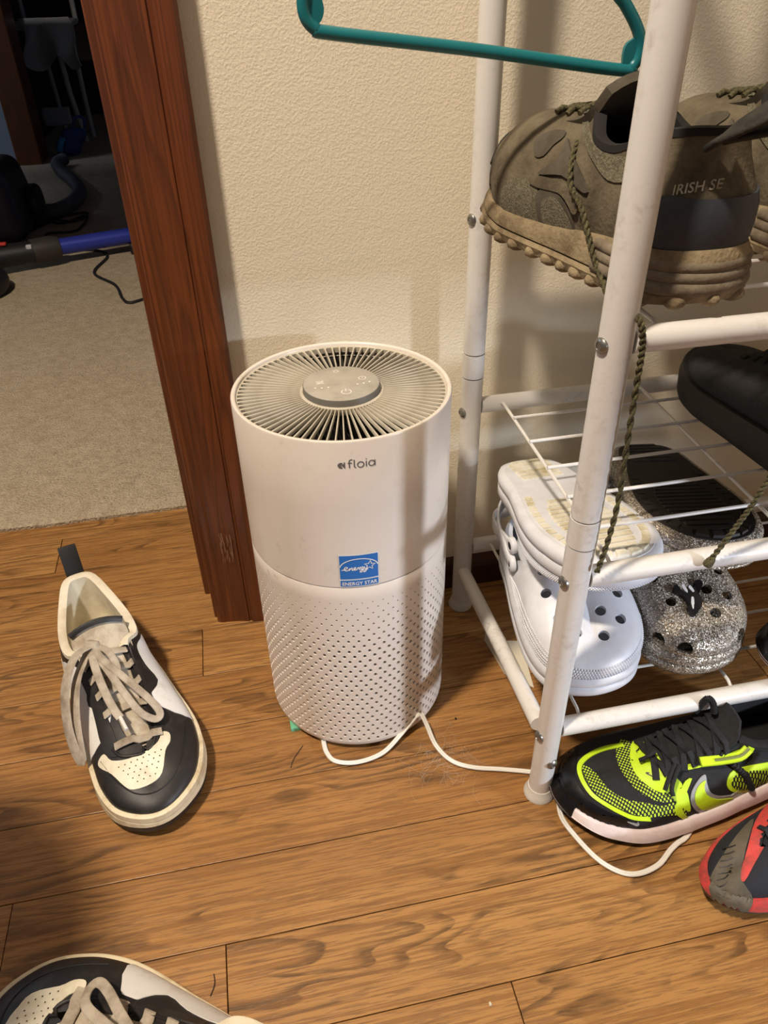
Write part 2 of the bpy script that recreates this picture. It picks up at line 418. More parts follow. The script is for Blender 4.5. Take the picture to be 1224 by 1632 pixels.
for i in range(11):
    a = 2*math.pi*i/11
    P = [(math.cos(a+.5*t)*(.032+.046*t), math.sin(a+.5*t)*(.032+.046*t), PH-.032) for t in np.linspace(0, 1, 6)]
    fv.append(ribbon(P, .020, .0015, up=(math.cos(a+1.57), math.sin(a+1.57), .15)))
obj('fan', join(*fv), mat('fan_plastic', (40, 37, 34), .5), pur)
obj('motor_housing', lathe([(.0325, PH-.047), (.0325, PH-.012), (.030, PH-.010), (0, PH-.010)], 48), mat('fan_plastic', (40, 37, 34), .5), pur)
# printed symbols on the disc
ic = []
def star_rays(cx, cy, r0, r1, n): return [[(cx+r0*math.cos(2*math.pi*k/n), cy+r0*math.sin(2*math.pi*k/n)), (cx+r1*math.cos(2*math.pi*k/n), cy+r1*math.sin(2*math.pi*k/n))] for k in range(n)]
ic.append(strokes([arc2(0, 0, .0040, 125, 415, 24), [(0, .0015), (0, .0052)]], .0007))                    # power
pw = xform(ic.pop(), Matrix.Translation((.0015, -.0175, 0)))
sun = xform(strokes([arc2(0, 0, .0017, 0, 360, 14)]+star_rays(0, 0, .0024, .0033, 8), .0005), Matrix.Translation((-.0012, .022, 0)))
clk = xform(strokes([arc2(0, 0, .0030, 0, 360, 20), [(0, .0018), (0, 0), (.0014, 0)]], .0006), Matrix.Translation((.0185, .0045, 0)))
wav = xform(strokes([[(-.003+.0004*k, .0022-dy+.0007*math.sin(k*1.1)) for k in range(16)] for dy in (0, .0020, .0040)]+[[(-.0032, -.003), (.0032, .003)]], .0006), Matrix.Translation((-.0175, .0035, 0)))
dots = [strokes([arc2(x, y, .0005, 0, 360, 8)], .0009) for x, y in ((-.0225, -.0052), (-.0172, -.0064), (-.0118, -.0064), (.0128, -.0060), (.0180, -.0056), (.0232, -.0040))]
obj('touch_symbols', xform(join(pw, sun, clk, wav, *dots), Matrix.Translation((0, 0, DZ+.00015))), mat('symbol_white', (238, 234, 222), .5), disc, False)
# printed brand word: strokes in millimetres, 29 mm wide
def mm(lines): return [[(x*.001, y*.001) for x, y in L] for L in lines]
wd = strokes(mm([
    arc2(8.9, 3.2, 0, 0, 1, 1),
]), .001) if False else None
logo = strokes(mm([
    [(5.6, 5.6), (5.6, .2)],
    arc2(10.9, 5.9, 1.6, 60, 180, 8)+[(9.3, 5.0), (9.3, .2)], [(8.0, 4.6), (11.3, 4.6)],
    [(13.0, 7.4), (13.0, 1.9)]+arc2(14.3, 1.6, 1.3, 180, 270, 5),
    arc2(17.9, 2.6, 2.4, 0, 360, 22),
    [(22.2, 5.2), (22.2, .2)], [(22.2, 6.5), (22.2, 7.3)],
    arc2(26.4, 2.6, 2.3, 0, 360, 22), [(28.9, 5.2), (28.9, .2)]]), .00088)
la = arc2(3.0, 2.7, 2.6, 60, 300, 20)
crescent = ([(x*.001, y*.001, 0) for x, y in la]+[(.0042*1+.0, .0006, 0), (.0028, .0026, 0), (.0042, .0048, 0)], [tuple(range(len(la)+3))])
crescent2 = ([(.0033, .0027, 0), (.0049, .0012, 0), (.0050, .0045, 0)], [(0, 1, 2)])
obj('printed_word', on_cyl(xform(join(logo, crescent, crescent2), Matrix.Translation((-.0150, 0, 0))), -92.3, .3395), GREYPRINT, pur, False)
# energy label
lw, lh = .0338, .0352
def grid2(w, h, nx, ny=1, z=0):
    v = [(-w/2+w*i/nx, -h/2+h*j/ny, z) for j in range(ny+1) for i in range(nx+1)]
    return v, [(j*(nx+1)+i, j*(nx+1)+i+1, (j+1)*(nx+1)+i+1, (j+1)*(nx+1)+i) for j in range(ny) for i in range(nx)]
LT, LZ = -93.7, .2379
lab = obj('energy_label', on_cyl(grid2(lw, lh, 14), LT, LZ, .00025), LWHITE, pur)
obj('label_field', on_cyl(join(xform(grid2(lw-.0016, .0252, 14), Matrix.Translation((0, .0041, 0))), xform(grid2(lw-.0016, .0066, 14), Matrix.Translation((0, -.0132, 0)))), LT, LZ, .0005), LBLUE, lab)
star = [(9.0+4.9*(1 if k % 2 == 0 else .42)*math.sin(2*math.pi*k/10+.12), 5.1+4.9*(1 if k % 2 == 0 else .42)*math.cos(2*math.pi*k/10+.12)) for k in range(11)]
arc_ = arc2(0, 3.5, 16.0, 8, 172, 30, 9.6)
hand = [spline(L, 30) for L in (
    [(-14.5, 1.6), (-11.5, 2.4), (-9.6, 4.0), (-10.6, 5.0), (-12.2, 3.6), (-11.8, 1.4), (-9.6, 1.2), (-8.0, 2.8), (-7.6, 3.8), (-8.2, 1.2)],
    [(-8.2, 1.2), (-6.6, 3.6), (-5.6, 3.8), (-5.8, 1.4), (-4.2, 1.7), (-2.6, 3.6), (-3.6, 4.2), (-4.4, 2.6), (-3.2, 1.3), (-1.6, 2.2), (-.8, 3.9), (-.2, 3.5)],
    [(-.2, 3.5), (.2, 2.2), (.4, 1.2)],
    [(.0, 3.6), (1.0, 3.9), (1.2, 3.6), (1.4, 3.8), (1.4, 3.9)],
    [(3.4, 4.2), (1.8, 3.9), (1.6, 1.9), (3.0, 2.2), (3.6, 4.3), (2.6, -.6), (.9, -1.2), (1.4, .4), (4.2, 1.6)],
    [(4.6, 4.3), (4.8, 2.0), (6.2, 2.4), (6.8, 4.4), (5.6, -.4), (4.0, -1.4), (4.4, .2), (7.6, 1.4)])]
lt = strokes(mm([[tuple(q) for q in L] for L in hand]), .00085)
st = strokes(mm([star, arc_]), .00085)
obj('label_drawing', on_cyl(join(lt, st), LT, LZ, .00075), LWHITE, lab, False)
tx = text_mesh('ENERGY STAR', .0052, bold=.00008, space=1.02)
wmax = max(v.x for v in tx[0])-min(v.x for v in tx[0]); sx = .0296/wmax
obj('label_text', on_cyl(([(v.x*sx, v.y, 0) for v in tx[0]], tx[1]), LT, LZ-.0152, .00075), LWHITE, lab, False)
# flex with its notch
CORD = mat('white_flex', (232, 228, 218), .4)
c1 = [(.045, .545, .004), (.027, .515, .004), (.0262, .4978, .0038), (.0278, .4819, .0032), (.0355, .4705, .003), (.0561, .4652, .003), (.0826, .4700, .004), (.1053, .4850, .009), (.1190, .4925, .0175), (.1258, .4922, .0255)]
c2 = [(.1280, .4920, .0262), (.1318, .4830, .017), (.1369, .4655, .006), (.148, .4463, .0035), (.1672, .4347, .003), (.1936, .4267, .003), (.2221, .4171, .003), (.2365, .4085, .003), (.2372, .3918, .003), (.2311, .3666, .003), (.2366, .3431, .003), (.2471, .3196, .003), (.2611, .3055, .003), (.2765, .3011, .003), (.2963, .3049, .003), (.3122, .3146, .003), (.3223, .3197, .003), (.3327, .3235, .0032), (.3470, .334, .0034)]
def flex(P, n=120):
    S = spline(P, n); off = []
    Pv, T, N = frames(S, False, (0, 0, 1)); B = [t.cross(k) for t, k in zip(T, N)]
    return join(tube([p+b*.00105 for p, b in zip(Pv, B)], .00135, 8, up=(0, 0, 1)), tube([p-b*.00105 for p, b in zip(Pv, B)], .00135, 8, up=(0, 0, 1)))
cord = thing('power_cord', (.13, .47, 0), 'thin white twin power cord looping from the air purifier past the rack foot', 'cord')
for P in (c1, c2): obj('flex', xform(flex(P), Matrix.Translation((-.13, -.47, 0))), CORD, cord)
tag(obj('felt_pad', box(-.0050, .5180, 0, .0055, .5330, .0055, .001), mat('green_felt', (112, 190, 150), .9, bump=.5), None, False), 'small mint green felt block under the left edge of the air purifier', 'pad')

# ------------------------------------------------------------------ rack
RX, RX2, YF, YR = .2208, .83, .397, .667
rack = thing('shoe_rack', (RX, YF, 0), 'white tubular metal rack with wire shelves holding shoes beside the wall', 'rack')
def rk(name, vf, m=ENAMEL, parent=rack, **k):
    return obj(name, xform(vf, Matrix.Translation((-RX, -YF, 0))), m, parent, **k)
PRD = .0108
def post(x, y, j0, j1):
    top = 1.52
    p = rk('post', tube([(x, y, .010), (x, y, j0-.0006)], PRD, 28))
    rk('joint_sleeve', tube([(x, y, j0+.0006), (x, y, j1-.0006)], PRD+.0002, 28), parent=rack)
    rk('post_groove', tube([(x, y, j0-.003), (x, y, j1+.003)], PRD-.0009, 24), GROOVE)
    rk('post', tube([(x, y, j1+.0006), (x, y, top)], PRD-.0001, 28))
    rk('foot_cap', lathe([(.0, .0), (.0142, 0), (.0146, .0025), (.0128, .006), (.0114, .013), (0, .013)], 28, (x, y, 0)), mat('white_cap', (222, 218, 208), .5))
for x in (RX, RX2):
    post(x, YF, .305, .3295); post(x, YR, .3105, .336)
for y in (YF, YR):
    P = [(RX, y, .97), (RX+.006, y, .985), (RX+.02, y, .992), (RX2-.02, y, .992), (RX2-.006, y, .985), (RX2, y, .97)]
    pass
rk('hanging_rail', tube([(RX, (YF+YR)/2, 1.50), (RX2, (YF+YR)/2, 1.50)], .0085, 16))
for x in (RX, RX2):
    rk('side_bar', tube([(x, YF+.0105, 1.50), (x, YR-.0105, 1.50)], .0085, 16)); rk('side_bar', tube([(x, YF+.0105, .93), (x, YR-.0105, .93)], .0085, 16))
for x, d in ((RX, -1), (RX2, 1)):
    rk('side_bar', tube([(x+d*.006, YF+.0095, .0915), (x+d*.004, YF+.10, .081), (x+d*.001, YR-.0100, .0600)], .0078, 16))
def screw(x, y, z, d):
    d = V(d).normalized(); q = d.to_track_quat('Z', 'Y').to_matrix().to_4x4()
    rk('screw', xform(lathe([(.0052, -.001), (.0052, .0006), (.0044, .0016), (.0026, .0023), (.0024, .0017), (0, .0017)], 18), Matrix.Translation(V((x, y, z))+d*PRD) @ q), STEEL)
for z in (.0905, .2712, .4598): screw(RX, YF, z, (-1, -.25, 0))
screw(RX, YF, .0565, (.30, -1, 0))
for z in (.272, .4634): screw(RX, YR, z, (-1, -.35, 0))
WR = .0016
for zf, zr in ((.0950, .0914), (.2715, .2768), (.4603, .4630)):
    for y, z in ((YF, zf), (YR, zr)):
        rk('shelf_bar', tube([(RX+.0102, y, z), (RX2-.0102, y, z)], .0085, 20))
    def wz(y): return zf+(zr-zf)*(y-YF)/(YR-YF)+.0062
    for x in (.2510, .4010, .5510, .7010, .80):
        rk('shelf_wire', tube([(x, YF+.0070, wz(YF)-.003), (x, YF+.013, wz(YF)-.0006), (x, YR-.013, wz(YR)-.0006), (x, YR-.007, wz(YR)-.003)], WR, 8))
    for y in (.620, .575, .530, .485, .441):
        rk('shelf_wire', tube([(.2495, y, wz(y)+.0022), (.8015, y, wz(y)+.0022)], WR, 8))
# ------------------------------------------------------------------ hanger (child size), tilted, on the rack's side bar
TEAL = mat('teal_plastic', (26, 112, 118), .32)
hg = thing('coat_hanger', (.176, .55, .93), 'teal plastic coat hanger hanging from the top of the white rack', 'hanger')
def hp(x, z): return (x-.176, 0, z-.93)
A = spline([(.176, .735), (.255, .641), (.272, .6235), (.2835, .609), (.2872, .598), (.2835, .5885), (.272, .5868), (.1725, .6015), (.080, .6135), (.0685, .6165), (.0625, .625), (.0640, .640), (.072, .653), (.1, .678)], 110, True)
obj('frame', tube([hp(x, z) for x, z in A], .0040, 12, True, up=(0, 1, 0)), TEAL, hg)
def web(pts):
    n = len(pts); v = [(x-.176, dy, z-.93) for dy in (-.0014, .0014) for x, z in pts]
    return v, [tuple(range(n)), tuple(range(n, 2*n))[::-1]]+[(i, n+i, n+(i+1) % n, (i+1) % n) for i in range(n)]
obj('corner_web', web(spline([(.0620, .636), (.0715, .634), (.0745, .6265), (.0715, .6195), (.0640, .6195)], 24, True)), TEAL, hg, False)
obj('corner_web', web(spline([(.2870, .6055), (.2770, .6020), (.2750, .5950), (.2770, .5885), (.2850, .5895)], 24, True)), TEAL, hg, False)
obj('strap_hook', web(spline([(.2360, .662), (.2420, .641), (.2480, .629), (.2560, .630), (.2560, .640)], 24, True)), TEAL, hg, False)
obj('hook', tube(spline([hp(.176, .735), hp(.176, .80), hp(.180, .90), hp(.196, .945), hp(.221, .9425), hp(.236, .925)], 40), .0032, 10), TEAL, hg)
# ------------------------------------------------------------------ shoe maker
def dense(tab, n=80):
    xs = [a for a, b in tab]; S = spline(tab, n); o = np.argsort(S[:, 0]); return S[o, 0], S[o, 1]
class Last:
    """a shoe upper built as ribs from the feather line (outline on the sole) up to the collar / vamp line"""
    def __init__(s, st, zs, bend=((0, 0), (.3, 0)), mir=False, nA=64, nT=14, bulge=.10, k0=.55, k2=.55):
        s.mir = mir; s.zs_ = dense(zs); s.bend_ = dense(bend)
        fl = lambda q: (q[0], -q[1], q[2], -q[3], q[4], q[5])
        ex = [fl(st[1])]+list(st)+[fl(st[-2])]; ns = len(st)-1
        a = spline(ex, (ns+2)*40+1)[40:40*(ns+1)+1]; a = np.array([[np.interp(t, np.arange(len(a)), a[:, c]) for c in range(6)] for t in np.linspace(0, len(a)-1, nA+1)]); a[:, 1] = np.maximum(a[:, 1], 0); a[:, 3] = np.maximum(a[:, 3], 0); a[:, 5] = np.clip(a[:, 5], 0, 1)
        a[0, 1] = a[0, 3] = a[-1, 1] = a[-1, 3] = 0
        Lf = a; Rt = a[1:-1][::-1].copy(); Rt[:, 1] *= -1; Rt[:, 3] *= -1
        lp = np.vstack([Lf, Rt]); s.N = len(lp); s.nA = nA
        s.O = np.array([[r[0], r[1]+s.bend(r[0]), s.zs(r[0])] for r in lp])
        s.T = np.array([[r[2], r[3]+s.bend(r[2]), r[4]] for r in lp]); s.B = lp[:, 5]
        s.nO = s.normals(s.O); s.nT_ = s.normals(s.T)
        s.P = []
        for i in range(s.N):
            O, T, b = s.O[i], s.T[i], s.B[i]; hz = T[2]-O[2]; d = np.linalg.norm(T-O); n3 = np.append(s.nO[i], 0)
            p1 = O+n3*bulge*d+np.array([0, 0, hz*k0])
            pr = T+np.array([(O-T)[0]*k2, (O-T)[1]*k2, -.0005]); pc = T+n3*.02*d-np.array([0, 0, hz*.40])
            p2 = pr*b+pc*(1-b)
            s.P.append([(1-t)**3*O+3*(1-t)**2*t*p1+3*(1-t)*t*t*p2+t**3*T for t in np.linspace(0, 1, nT+1)])
        s.nT = nT
        vs = [V(p) for col in s.P for p in col]; m = nT+1
        fs = [(i*m+k, ((i+1) % s.N)*m+k, ((i+1) % s.N)*m+k+1, i*m+k+1) for i in range(s.N) for k in range(nT)]
        b = bmesh.new()
        V_ = [b.verts.new(v) for v in vs]
        for f in fs:
            try: b.faces.new([V_[q] for q in f])
            except ValueError: pass
        bmesh.ops.remove_doubles(b, verts=b.verts[:], dist=.00025)
        bmesh.ops.recalc_face_normals(b, faces=b.faces[:])
        b.faces.ensure_lookup_table()
        up = sum((f.normal.z*f.calc_area() for f in b.faces))
        if up < 0: bmesh.ops.reverse_faces(b, faces=b.faces[:])
        s.shell = from_bm(b); s.bvhs = [BVHTree.FromPolygons(*s.shell)]
    def zs(s, x): return float(np.interp(x, *s.zs_))
    def bend(s, x): return float(np.interp(x, *s.bend_))
    @staticmethod
    def normals(P):
        n = len(P); out = []
        for i in range(n):
            t = P[(i+1) % n][:2]-P[i-1][:2]; k = np.array([t[1], -t[0]]); l = np.linalg.norm(k)
            out.append(k/l if l > 1e-9 else np.array([1., 0]))
        out = np.array(out)
        # loop runs heel -> left -> toe -> right: outward is to the left of travel
        return -out if out[n//4][1] < 0 else out
    def put(s, name, vf, m, parent, smooth=True, auto=50, **k):
        if s.mir: vf = ([(v[0], -v[1], v[2]) for v in vf[0]], [tuple(f)[::-1] for f in vf[1]])
        return obj(name, vf, m, parent, smooth, auto, **k)
    def add_bvh(s, vf): s.bvhs.append(BVHTree.FromPolygons([V(v) for v in vf[0]], vf[1]))
    def ray(s, p, d):
        best = None
        for t in s.bvhs:
            h = t.ray_cast(V(p), V(d))
            if h[0] is not None and (best is None or h[3] < best[3]): best = h
        if best is None: return None
        n = best[1]
        if n.dot(V(d)) > 0: n = -n
        return best[0], n
    def near(s, p):
        b = min((t.find_nearest(V(p)) for t in s.bvhs), key=lambda h: h[3]); return b[0], b[1]
    def on(s, x, y, off=0):
        h = s.ray((x, y, .4), (0, 0, -1))
        if h is None: h = s.near((x, y, .08))
        return h[0]+V((0, 0, off))
    def proj(s, q, plane, c, d):
        p = {'z': V((q[0], q[1], c)), 'y': V((q[0], c, q[1])), 'x': V((c, q[0], q[1]))}[plane]; d = V(d).normalized()
        h = s.ray(p-d*.3, d)
        if h is None: h = s.near(p)
        return h
    def patch(s, poly, plane='z', c=.05, d=(0, 0, -1), off=.0007, thick=.0012, step=.004, sm=4, faces=None):
        if sm: poly = [tuple(q) for q in spline(poly, len(poly)*sm, True)]
        b = bmesh.new(); bv = [b.verts.new((x, y, 0)) for x, y in poly]
        for f in (faces or [range(len(bv))]): b.faces.new([bv[q] for q in f])
        if not faces: bmesh.ops.triangulate(b, faces=b.faces[:])
        xs = [q[0] for q in poly]; ys = [q[1] for q in poly]
        for lo, hi, ax in ((min(xs), max(xs), 0), (min(ys), max(ys), 1)):
            for k in range(1, int((hi-lo)/step)+1):
                co = [0, 0, 0]; co[ax] = lo+k*step; no = [0, 0, 0]; no[ax] = 1
                bmesh.ops.bisect_plane(b, geom=b.verts[:]+b.edges[:]+b.faces[:], dist=1e-7, plane_co=co, plane_no=no)
        bmesh.ops.remove_doubles(b, verts=b.verts[:], dist=1e-5)
        b.verts.index_update(); b.edges.ensure_lookup_table()
        pts = [s.proj((v.co.x, v.co.y), plane, c, d) for v in b.verts]
        fs = [[v.index for v in f.verts] for f in b.faces]
        bd = [(e.verts[0].index, e.verts[1].index) for e in b.edges if len(e.link_faces) == 1]; b.free()
        vs = [p+n*off for p, n in pts]; dv = V(d)
        out = []
        for f in fs:
            nn = (vs[f[1]]-vs[f[0]]).cross(vs[f[2]]-vs[f[0]])
            out.append(tuple(f) if nn.dot(pts[f[0]][1]) > 0 else tuple(f[::-1]))
        rim = {}
        for a, e in bd:
            for q in (a, e):
                if q not in rim:
                    rim[q] = (len(vs), len(vs)+1); vs.append(vs[q].copy()); vs.append(pts[q][0]+pts[q][1]*(off-thick))
            out.append((rim[a][0], rim[e][0], rim[e][1], rim[a][1]))
        return vs, out
    def band(s, line, w, n=40, **k):
        L = spline(line, n); P, T, N_ = frames([(x, y, 0) for x, y in L], False, (0, 0, 1))
        l = [p+t.cross(V((0, 0, 1)))*w/2 for p, t in zip(P, T)]; r = [p-t.cross(V((0, 0, 1)))*w/2 for p, t in zip(P, T)]
        n = len(l); return s.patch([(p.x, p.y) for p in l+r], sm=0, faces=[(i, i+1, n+i+1, n+i) for i in range(n-1)], **k)
    def sole(s, prof):
        """prof: list of (outward offset, z function); closed with flat caps"""
        rows = []
        for off, zf in prof:
            rows.append([V((O[0]+n[0]*off, O[1]+n[1]*off, zf(O[0]) if callable(zf) else zf)) for O, n in zip(s.O, s.nO)])
        vs = [v for r in rows for v in r]; N = s.N; fs = []
        for k in range(len(rows)-1):
            for i in range(N): j = (i+1) % N; fs.append((k*N+i, k*N+j, (k+1)*N+j, (k+1)*N+i))
        for base, rev in ((0, True), ((len(rows)-1)*N, False)):
            for i in range(s.nA):
                q = [base+i, base+i+1, base+(N-i-1) % N, base+(N-i) % N]
                q = list(dict.fromkeys(q))
                if len(q) > 2: fs.append(tuple(q) if rev else tuple(q[::-1]))
        b = bmesh.new(); VV = [b.verts.new(v) for v in vs]
        for f in fs:
            try: b.faces.new([VV[q] for q in f])
            except ValueError: pass
        bmesh.ops.recalc_face_normals(b, faces=b.faces[:]); return from_bm(b)
    def lining(s, bmax=.75, th=.006, inset=.006, lift=.006, puff=.0025):
        k = 0
        while k < s.nA and s.B[k+1] < bmax: k += 1
        idx = list(range(-k, k+1)); vs = []; m = 9
        for i in idx:
            T = V(s.T[i]); nn = V((s.nT_[i][0], s.nT_[i][1], 0)); O = V(s.O[i]); no = V((s.nO[i][0], s.nO[i][1], 0))
            I = O-no*inset; I.z = s.zs(O.x)+lift; Q = T-nn*th
            row = [T+nn*.0008-V((0, 0, .003)), T+nn*.0004+V((0, 0, puff*.6)), T-nn*th*.45+V((0, 0, puff)), Q+V((0, 0, puff*.3))]
            A, Bz, C = Q, Q-V((0, 0, (Q.z-I.z)*.5)), I
            for t in np.linspace(.2, 1, m-4): row.append(A*(1-t)**2+Bz*2*t*(1-t)+C*t*t)
            vs += row
        fs = [(a*m+b, (a+1)*m+b, (a+1)*m+b+1, a*m+b+1) for a in range(len(idx)-1) for b in range(m-1)]
        return vs, fs
    def insole(s, inset=.0055, lift=.007, xmax=.2):
        vs, fs = [], []; k = 0
        for i in range(0, s.nA+1):
            if s.O[i][0] > xmax: break
            for j in (i, (s.N-i) % s.N):
                O = s.O[j]; n = s.nO[j]; vs.append((O[0]-n[0]*inset, O[1]-n[1]*inset, s.zs(O[0])+lift))
            if i: q = len(vs)-4; fs.append((q, q+1, q+3, q+2))
        return vs, fs
def thicken(vf, t):
    b = bmesh.new(); VV = [b.verts.new(v) for v in vf[0]]
    for f in vf[1]:
        try: b.faces.new([VV[q] for q in f])
        except ValueError: pass
    bmesh.ops.recalc_face_normals(b, faces=b.faces[:])
    bmesh.ops.solidify(b, geom=b.faces[:], thickness=t); return from_bm(b)
def sheet(rows):
    """rows of equal length -> grid"""
    m = len(rows[0]); return [V(p) for r in rows for p in r], [(a*m+k, a*m+k+1, (a+1)*m+k+1, (a+1)*m+k) for a in range(len(rows)-1) for k in range(m-1)]
def tongue_sheet(path, widths, bendf, drop=.30, n=9, ns=16):
    S = spline(path, ns); Wd = spline([(a, w) for a, w in zip(range(len(widths)), widths)], ns)[:, 1]; rows = []
    for (x, z), w in zip(S, Wd):
        rows.append([(x, bendf(x)+w*u, z-drop*w*w*u*u) for u in np.linspace(-1, 1, n)])
    return sheet(rows)
def place(parent, heel, toe, z=0, pitch=0, roll=0):
    d = V((toe[0]-heel[0], toe[1]-heel[1], 0)).normalized()
    parent.location = (heel[0], heel[1], z)
    parent.rotation_euler = (Matrix.Rotation(math.atan2(d.y, d.x), 4, 'Z') @ Matrix.Rotation(pitch, 4, 'Y') @ Matrix.Rotation(roll, 4, 'X')).to_euler()

# ------------------------------------------------------------------ black and white court sneakers
BLK = mat('black_leather', (32, 29, 28), .5, (58, 53, 48), 60, .5, .8, bump=.15, bscale=500, bdist=.0004)
CREAM = mat('cream_leather', (228, 220, 196), .45, (196, 180, 148), 50, .45, .8, bump=.12, bscale=600, bdist=.0003)
WHT = mat('white_leather', (226, 224, 220), .42, (196, 186, 172), 40, .5, .8, bump=.1, bscale=600, bdist=.0003)
LINING = mat('cream_lining', (224, 214, 190), .85, (196, 180, 152), 45, .45, .8, bump=.25, bscale=900, bdist=.0004)
LACE = mat('grey_beige_lace', (186, 174, 156), .9, (134, 120, 102), 55, .38, .72, bump=.5, bscale=900, bdist=.0006)
MIDCREAM = mat('cream_rubber', (222, 208, 176), .5, (168, 142, 100), 45, .45, .78)
OUTBLK = mat('black_outsole', (26, 25, 25), .55)
HOLE = mat('perforation_dark', (70, 62, 50), .9)
BLKWEB = mat('black_webbing', (30, 29, 30), .75, bump=.4, bscale=900, bdist=.0005)
SN_ST = [(.006, 0, .000, 0, .101, 0), (.014, .022, .006, .016, .100, 0), (.042, .036, .036, .027, .094, 0), (.070, .039, .074, .0365, .085, 0), (.094, .041, .098, .036, .080, .05),
         (.116, .043, .112, .023, .083, .25), (.148, .045, .140, .017, .078, .5), (.182, .048, .176, .0165, .067, .6), (.210, .049, .206, .0145, .058, .75), (.236, .046, .220, .004, .055, 1), (.262, .036, .234, 0, .052, 1), (.279, .018, .247, 0, .047, 1), (.285, 0, .252, 0, .045, 1)]
def sneaker(root, mir, full=True):
    Ls = Last(SN_ST, [(0, .033), (.08, .031), (.16, .029), (.22, .028), (.29, .030)], [(0, -.002), (.08, -.001), (.15, .004), (.21, .007), (.29, .001)], mir)
    vd = (-.676, 0, -.737)
    top = Ls.put('upper', Ls.shell, BLK, root)
    zb = lambda x: lerp(x, [0, .02, .2, .25, .295], [.003, .0, .0, .004, .012])
    zt = lambda x: Ls.zs(x)+.0035
    Ls.put('outsole', Ls.sole([(.001, zb), (.0045, lambda x: zb(x)+.0025), (.0052, lambda x: zb(x)+.009), (.0015, lambda x: zb(x)+.0092)]), OUTBLK, root)
    ms = Ls.put('midsole', Ls.sole([(.0035, lambda x: zb(x)+.0088), (.0058, lambda x: zb(x)+.0105), (.0052, lambda x: zt(x)-.0085), (.0040, lambda x: zt(x)-.0078), (.0052, lambda x: zt(x)-.007), (.0048, lambda x: zt(x)-.0012), (.0030, zt), (-.002, lambda x: zt(x)-.001)]), MIDCREAM, root)
    ln = Ls.put('collar_lining', Ls.lining(.35, .008), LINING, root)
    Ls.put('insole', Ls.insole(), mat('insole_foam', (222, 218, 196), .8), root)
    tg = tongue_sheet([(.222, .050), (.19, .060), (.15, .072), (.118, .083), (.098, .095), (.090, .102)], [.017, .021, .023, .026, .028, .026], Ls.bend, 12)
    Ls.put('tongue', thicken(tg, .004), mat('tongue_beige', (196, 184, 164), .85, (160, 146, 124), 60, bump=.3, bscale=800), root)
    Ls.put('tongue_edge', ribbon([tg[0][-9+i]+V((-.0005, 0, .0015)) for i in range(9)], .006, .006, up=(-.6, 0, .8)), BLK, root)
    Ls.add_bvh(tg)
    # cream toe box with perforations
    tp = [(.219, -.0355), (.2134, -.0292), (.2241, -.0247), (.2298, -.0106), (.2291, .0069), (.2239, .0189), (.215, .0249), (.2196, .0308), (.2295, .0289), (.2377, .0221), (.2604, .0132), (.2674, .002), (.2658, -.0143), (.2579, -.0207), (.2393, -.0281), (.2268, -.0362)]
    tb = Ls.put('toe_panel', Ls.patch(tp, 'z', .05, vd, .0008, .0012, .004, 3), CREAM, root)
    hs = []
    for i, x in enumerate((.235, .241, .247, .253, .259)):
        for y in np.arange(-.026, .022, .0056):
            yy = y+(.0028 if i % 2 else 0)
            if abs(yy+.002) > .022-(x-.235)*.45: continue
            p, n = Ls.proj((x, yy), 'z', .05, vd); q = n.to_track_quat('Z', 'Y').to_matrix().to_4x4()
            hs.append(xform(([(.0007*math.cos(a), .0007*math.sin(a), 0) for a in np.linspace(0, 6.28, 7)[:-1]], [(0, 1, 2, 3, 4, 5)]), Matrix.Translation(p+n*.00095) @ q))
    Ls.put('perforations', join(*hs), HOLE, tb, False)
    # white quarter panels on both sides
    for sg in (1, -1):
        pl = [(.060, .030), (.18, .024), (.203, .044), (.182, .064), (.157, .060), (.137, .067), (.112, .070), (.092, .067), (.076, .052)]
        Ls.put('side_panel', Ls.patch(pl, 'y', .05*sg, (0, -sg, 0), .0006, .001, .004, 3), WHT, root)
        Ls.put('eyestay', Ls.patch([(.112, .016*sg), (.118, .029*sg), (.16, .027*sg), (.208, .029*sg), (.224, .020*sg), (.212, .0155*sg), (.175, .0165*sg), (.14, .017*sg)], 'z', .05, (0, 0, -1), .0011, .0014, .004, 3), BLK, root)
        # stitched foxing line between toe cap and quarter
    Ls.put('vamp_ring', tube([Ls.on(x, y, .0004) for x, y in spline([(.214, -.021), (.226, -.0155), (.2325, 0.0), (.2285, .013), (.214, .021)], 24)], .0017, 8), BLK, root)
    Ls.put('toe_seam', tube([Ls.on(x, y+Ls.bend(x), .0002) for x, y in spline([(.216, -.041), (.243, -.032), (.264, -.018), (.271, 0), (.264, .018), (.243, .032), (.216, .041)], 40)], .0007, 6), OUTBLK, root)
    # heel pull tab
    tab = ribbon(spline([(-.0018, -.003, .078), (-.0040, -.003, .098), (-.010, -.003, .116), (-.018, -.003, .128), (-.0195, -.003, .126), (-.012, -.003, .113), (-.004, -.003, .100)], 30), .019, .0016, up=(1, 0, .3))
    Ls.put('pull_tab', tab, BLKWEB, root)
    Ls.put('heel_patch', Ls.patch([(-.022, .036), (.020, .036), (.020, .085), (.014, .096), (-.014, .096), (-.022, .085)], 'x', 0, (1, 0, 0), .0007, .001, .005, 2), BLK, root)
    # laces: straight bars
    rows = [(.122, .120), (.140, .138), (.159, .158), (.180, .181), (.2145, .219)]
    for k, (xl, xr) in enumerate(rows):
        P = []
        for t in np.linspace(0, 1, 11):
            y = -.0225+.044*t; x = xl+(xr-xl)*t; P.append(Ls.on(x, y+Ls.bend(x)-.003, .0022+.0012*math.sin(math.pi*t)))
        Ls.put('lace', ribbon(P, .0088, .0020), LACE, root)
    # knot and bow
    K = V((.116, -.010, .098))
